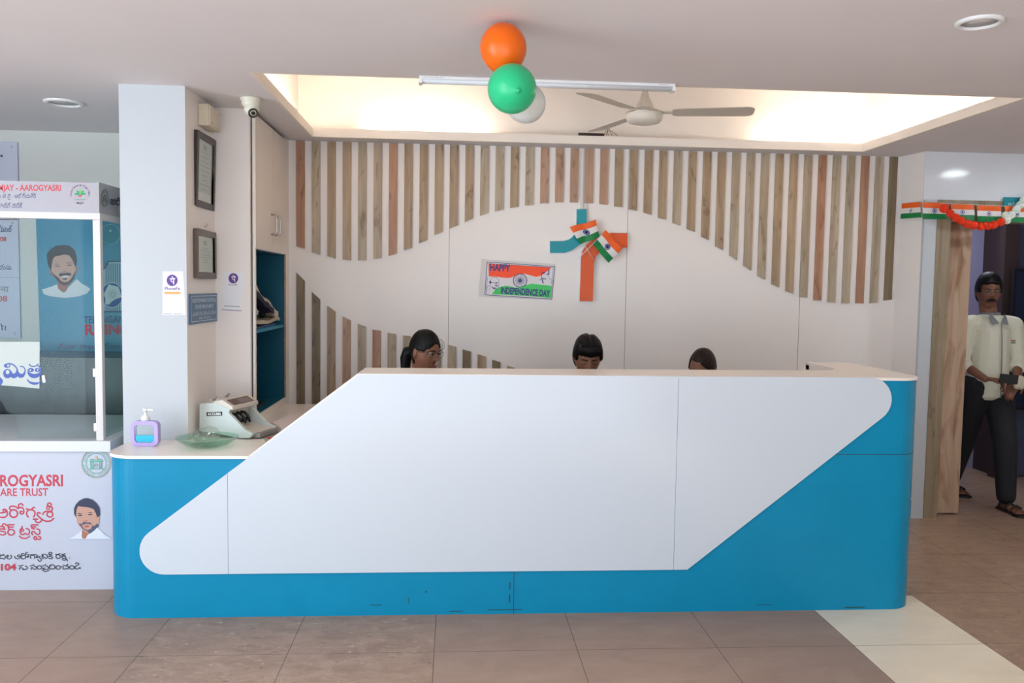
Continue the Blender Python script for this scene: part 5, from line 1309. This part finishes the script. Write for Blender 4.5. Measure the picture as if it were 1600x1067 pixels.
# man walking through the doorway
mx_, my_ = 3.885, 5.80
t = thing('person', 'man with a moustache in a pale cream shirt and dark trousers coming through the doorway', 'person', (mx_, my_, 0))
M = Matrix.Translation((mx_-.035, my_-.02, 1.555)) @ RZ(-17) @ RX_(4) 
skm = mat('deep_brown_skin', (124, 82, 62), .5)
b = head_mb(M, wide=1.04)
b.cap(M @ Vector((0, .02, -.06)), .056, (mx_, my_+.01, 1.36), .060)
b.cap((mx_, my_, 1.27), .10, (mx_, my_, .95), .10)
Rs, Ls = Vector((mx_-.175, my_+.0, 1.315)), Vector((mx_+.175, my_-.01, 1.315))
Re, Le = Vector((mx_-.225, my_-.03, 1.04)), Vector((mx_+.225, my_+.0, 1.045))
Rw, Lw = Vector((mx_-.155, my_-.21, .945)), Vector((mx_+.105, my_-.19, .915))
for s_, e, w in ((Rs, Re, Rw), (Ls, Le, Lw)):
    b.cap((mx_, my_, 1.33), .05, s_, .05); b.cap(s_, .048, e, .037); b.cap(e, .038, w, .025)
hand(b, Rw, (.9, -.35, -.05), (0, -.2, -1), 42, -1, 1.0)
hand(b, Lw, (-.75, -.45, -.35), (-.2, .2, -1), 38, 1, 1.0)
hips = [Vector((mx_-.085, my_, .86)), Vector((mx_+.085, my_, .86))]
kn = [Vector((mx_-.06, my_+.13, .47)), Vector((mx_+.055, my_-.16, .475))]
an = [Vector((mx_+.0, my_+.36, .10)), Vector((mx_+.055, my_-.20, .085))]
for h_, k_, n__ in zip(hips, kn, an):
    b.cap(h_, .085, k_, .055); b.cap(k_, .053, n__, .034)
    toe = n__+Vector((-.01, -.16, -n__.z+.030)); heel = n__+Vector((0, .035, -n__.z+.036))
    b.cap(n__, .034, heel, .026); b.cap(heel, .026, toe, .021)
    for q_ in range(5):
        off = (-.032+.016*q_)*1.0; b.cap(n__+Vector((off*.6, -.05, -n__.z+.034)), .018, toe+Vector((off, -.012-.006*(2-abs(q_-2)), -.004)), .0095)
remesh(b, 'body', skm, t, .005, 3)
# shirt
c = MB()
c.cap((mx_, my_, 1.28), .135, (mx_, my_+.005, .98), .150); c.cap((mx_, my_+.005, .98), .150, (mx_, my_+.005, .86), .155); c.cap((mx_-.11, my_, 1.31), .070, (mx_+.11, my_, 1.31), .070)
for s_, e in ((Rs, Re), (Ls, Le)):
    c.cap(s_.lerp(Vector((mx_, my_, 1.33)), .3), .072, s_, .068); c.cap(s_, .066, e, .058)
e2 = Le.lerp(Lw, .22); c.cap(Le, .058, e2, .056); e2 = Re.lerp(Rw, .2); c.cap(Re, .058, e2, .055)
for v_i, v in enumerate(c.v):
    y_ = my_+(v.y-my_)*(.86 if abs(v.x-mx_) < .17 else 1); c.v[v_i] = Vector((v.x, y_, v.z if v.z > .775 else .775))
for v_i, v in enumerate(c.v):
    c.v[v_i] = v+Vector((0, .006*noise.noise(v*9), .0))+Vector((.006*noise.noise(v*11+Vector((3, 0, 0))), 0, 0))
sh_ = remesh(c, 'shirt', mat('pale_cream_cotton', (214, 212, 192), .75), t, .008, 5)
col = MB()
for s_ in (-1, 1):
    col.add([Vector((mx_+s_*x, my_+y, z)) for x, y, z in ((.006, -.118, 1.335), (.052, -.085, 1.402), (.066, -.088, 1.378), (.058, -.125, 1.322))], [(0, 1, 2, 3)]); col.add([Vector((mx_+s_*x, my_+y+.003, z)) for x, y, z in ((.006, -.118, 1.335), (.052, -.085, 1.402), (.066, -.088, 1.378), (.058, -.125, 1.322))], [(0, 1, 2, 3)])
col.lathe([(.066, 1.385), (.070, 1.405), (.064, 1.408), (.061, 1.385)], (mx_, my_+.005, 0), n=24, close=True)
build(col, 'collar', mat('grey_trim_cotton', (120, 122, 126), .75), sh_)
pk = MB(); yf = my_-.142
pk.tube([(mx_+.008, my_-.122, 1.33), (mx_+.012, my_-.131, 1.2), (mx_+.014, my_-.136, 1.05), (mx_+.016, my_-.140, .9), (mx_+.018, my_-.140, .80)], .0035, n=6); build(pk, 'button_placket', mat('grey_trim_cotton', (120, 122, 126), .75), sh_)
bd_ = MB(); bd_.box(mx_+.085, mx_+.115, my_-.128, my_-.122, 1.205, 1.215, 0); bd_.box(mx_+.085, mx_+.115, my_-.128, my_-.122, 1.192, 1.199, 1); build(bd_, 'pocket_badge', [mat('badge_red', (170, 70, 60), .6), mat('badge_green', (40, 100, 80), .6)], sh_)
c = MB(); c.cap((mx_-.06, my_+.005, .87), .115, (mx_+.06, my_+.005, .87), .115)
for h_, k_, n__ in zip(hips, kn, an):
    c.cap(h_, .108, k_, .080); c.cap(k_, .080, n__+Vector((0, .0, .02)), .064)
remesh(c, 'trousers', mat('black_trousers', (26, 27, 32), .8), t, .009, 5)
hh = build(shell(M, lambda v: .012+.018*max(0, v.z/.118), lambda c_: (c_.z > .062-.1*abs(c_.x)) if c_.y < -.045 else ((c_.z > .0) if c_.y < .02 else c_.z > -.06), bump=.003, bf=30, wide=1.04), 'hair', M_hair, t)
face_parts(M, t, mat('dark_lips', (92, 52, 46), .4), mous=True, look=-.3)
for n__ in an:
    sb = MB(); zb = .0; z_ = n__+Vector((0, 0, -n__.z))
    sole = [(z_.x+x, z_.y+y) for x, y in ((-.034, .06), (-.042, .0), (-.04, -.08), (-.056, -.15), (-.05, -.20), (-.01, -.225), (.035, -.205), (.044, -.15), (.036, -.08), (.036, .0), (.032, .06), (0, .075))]
    sb.prism(sole, 2, .001, .016); build(sb, 'sandal', M_black, t)
    for yy in (-.12, -.06, .02):
        st = MB(); st.tube([(z_.x-.045, z_.y+yy, .014), (z_.x-.034, z_.y+yy, .05), (z_.x-.004, z_.y+yy+.005, .066), (z_.x+.026, z_.y+yy, .05), (z_.x+.038, z_.y+yy, .014)], .007, n=6)
        build(st, 'sandal_strap', M_black, t)
# what he holds
b = MB(); b.box(-.07, .07, -.006, .006, -.033, .033); b.xf(Matrix.Translation((mx_-.03, my_-.285, .952)) @ RY_(5) @ RZ(4)); build(b, 'mobile_phone', M_black, label='black mobile phone in the right hand of the man in the doorway', cat='phone', bevel=.004)
mb = MB(); mb.ell((mx_+.055, my_-.272, .925), (.044, .020, .05), n=24, h=16)
for i, v in enumerate(mb.v): mb.v[i] = v+Vector((0, 0, 1))*0+(v-Vector((mx_+.055, my_-.27, .92))).normalized()*noise.noise(v*30)*.01
build(mb, 'crumpled_tissue', mat('off_white_tissue', (196, 190, 168), .8), label='crumpled off-white cloth in the left hand of the man in the doorway', cat='cloth')
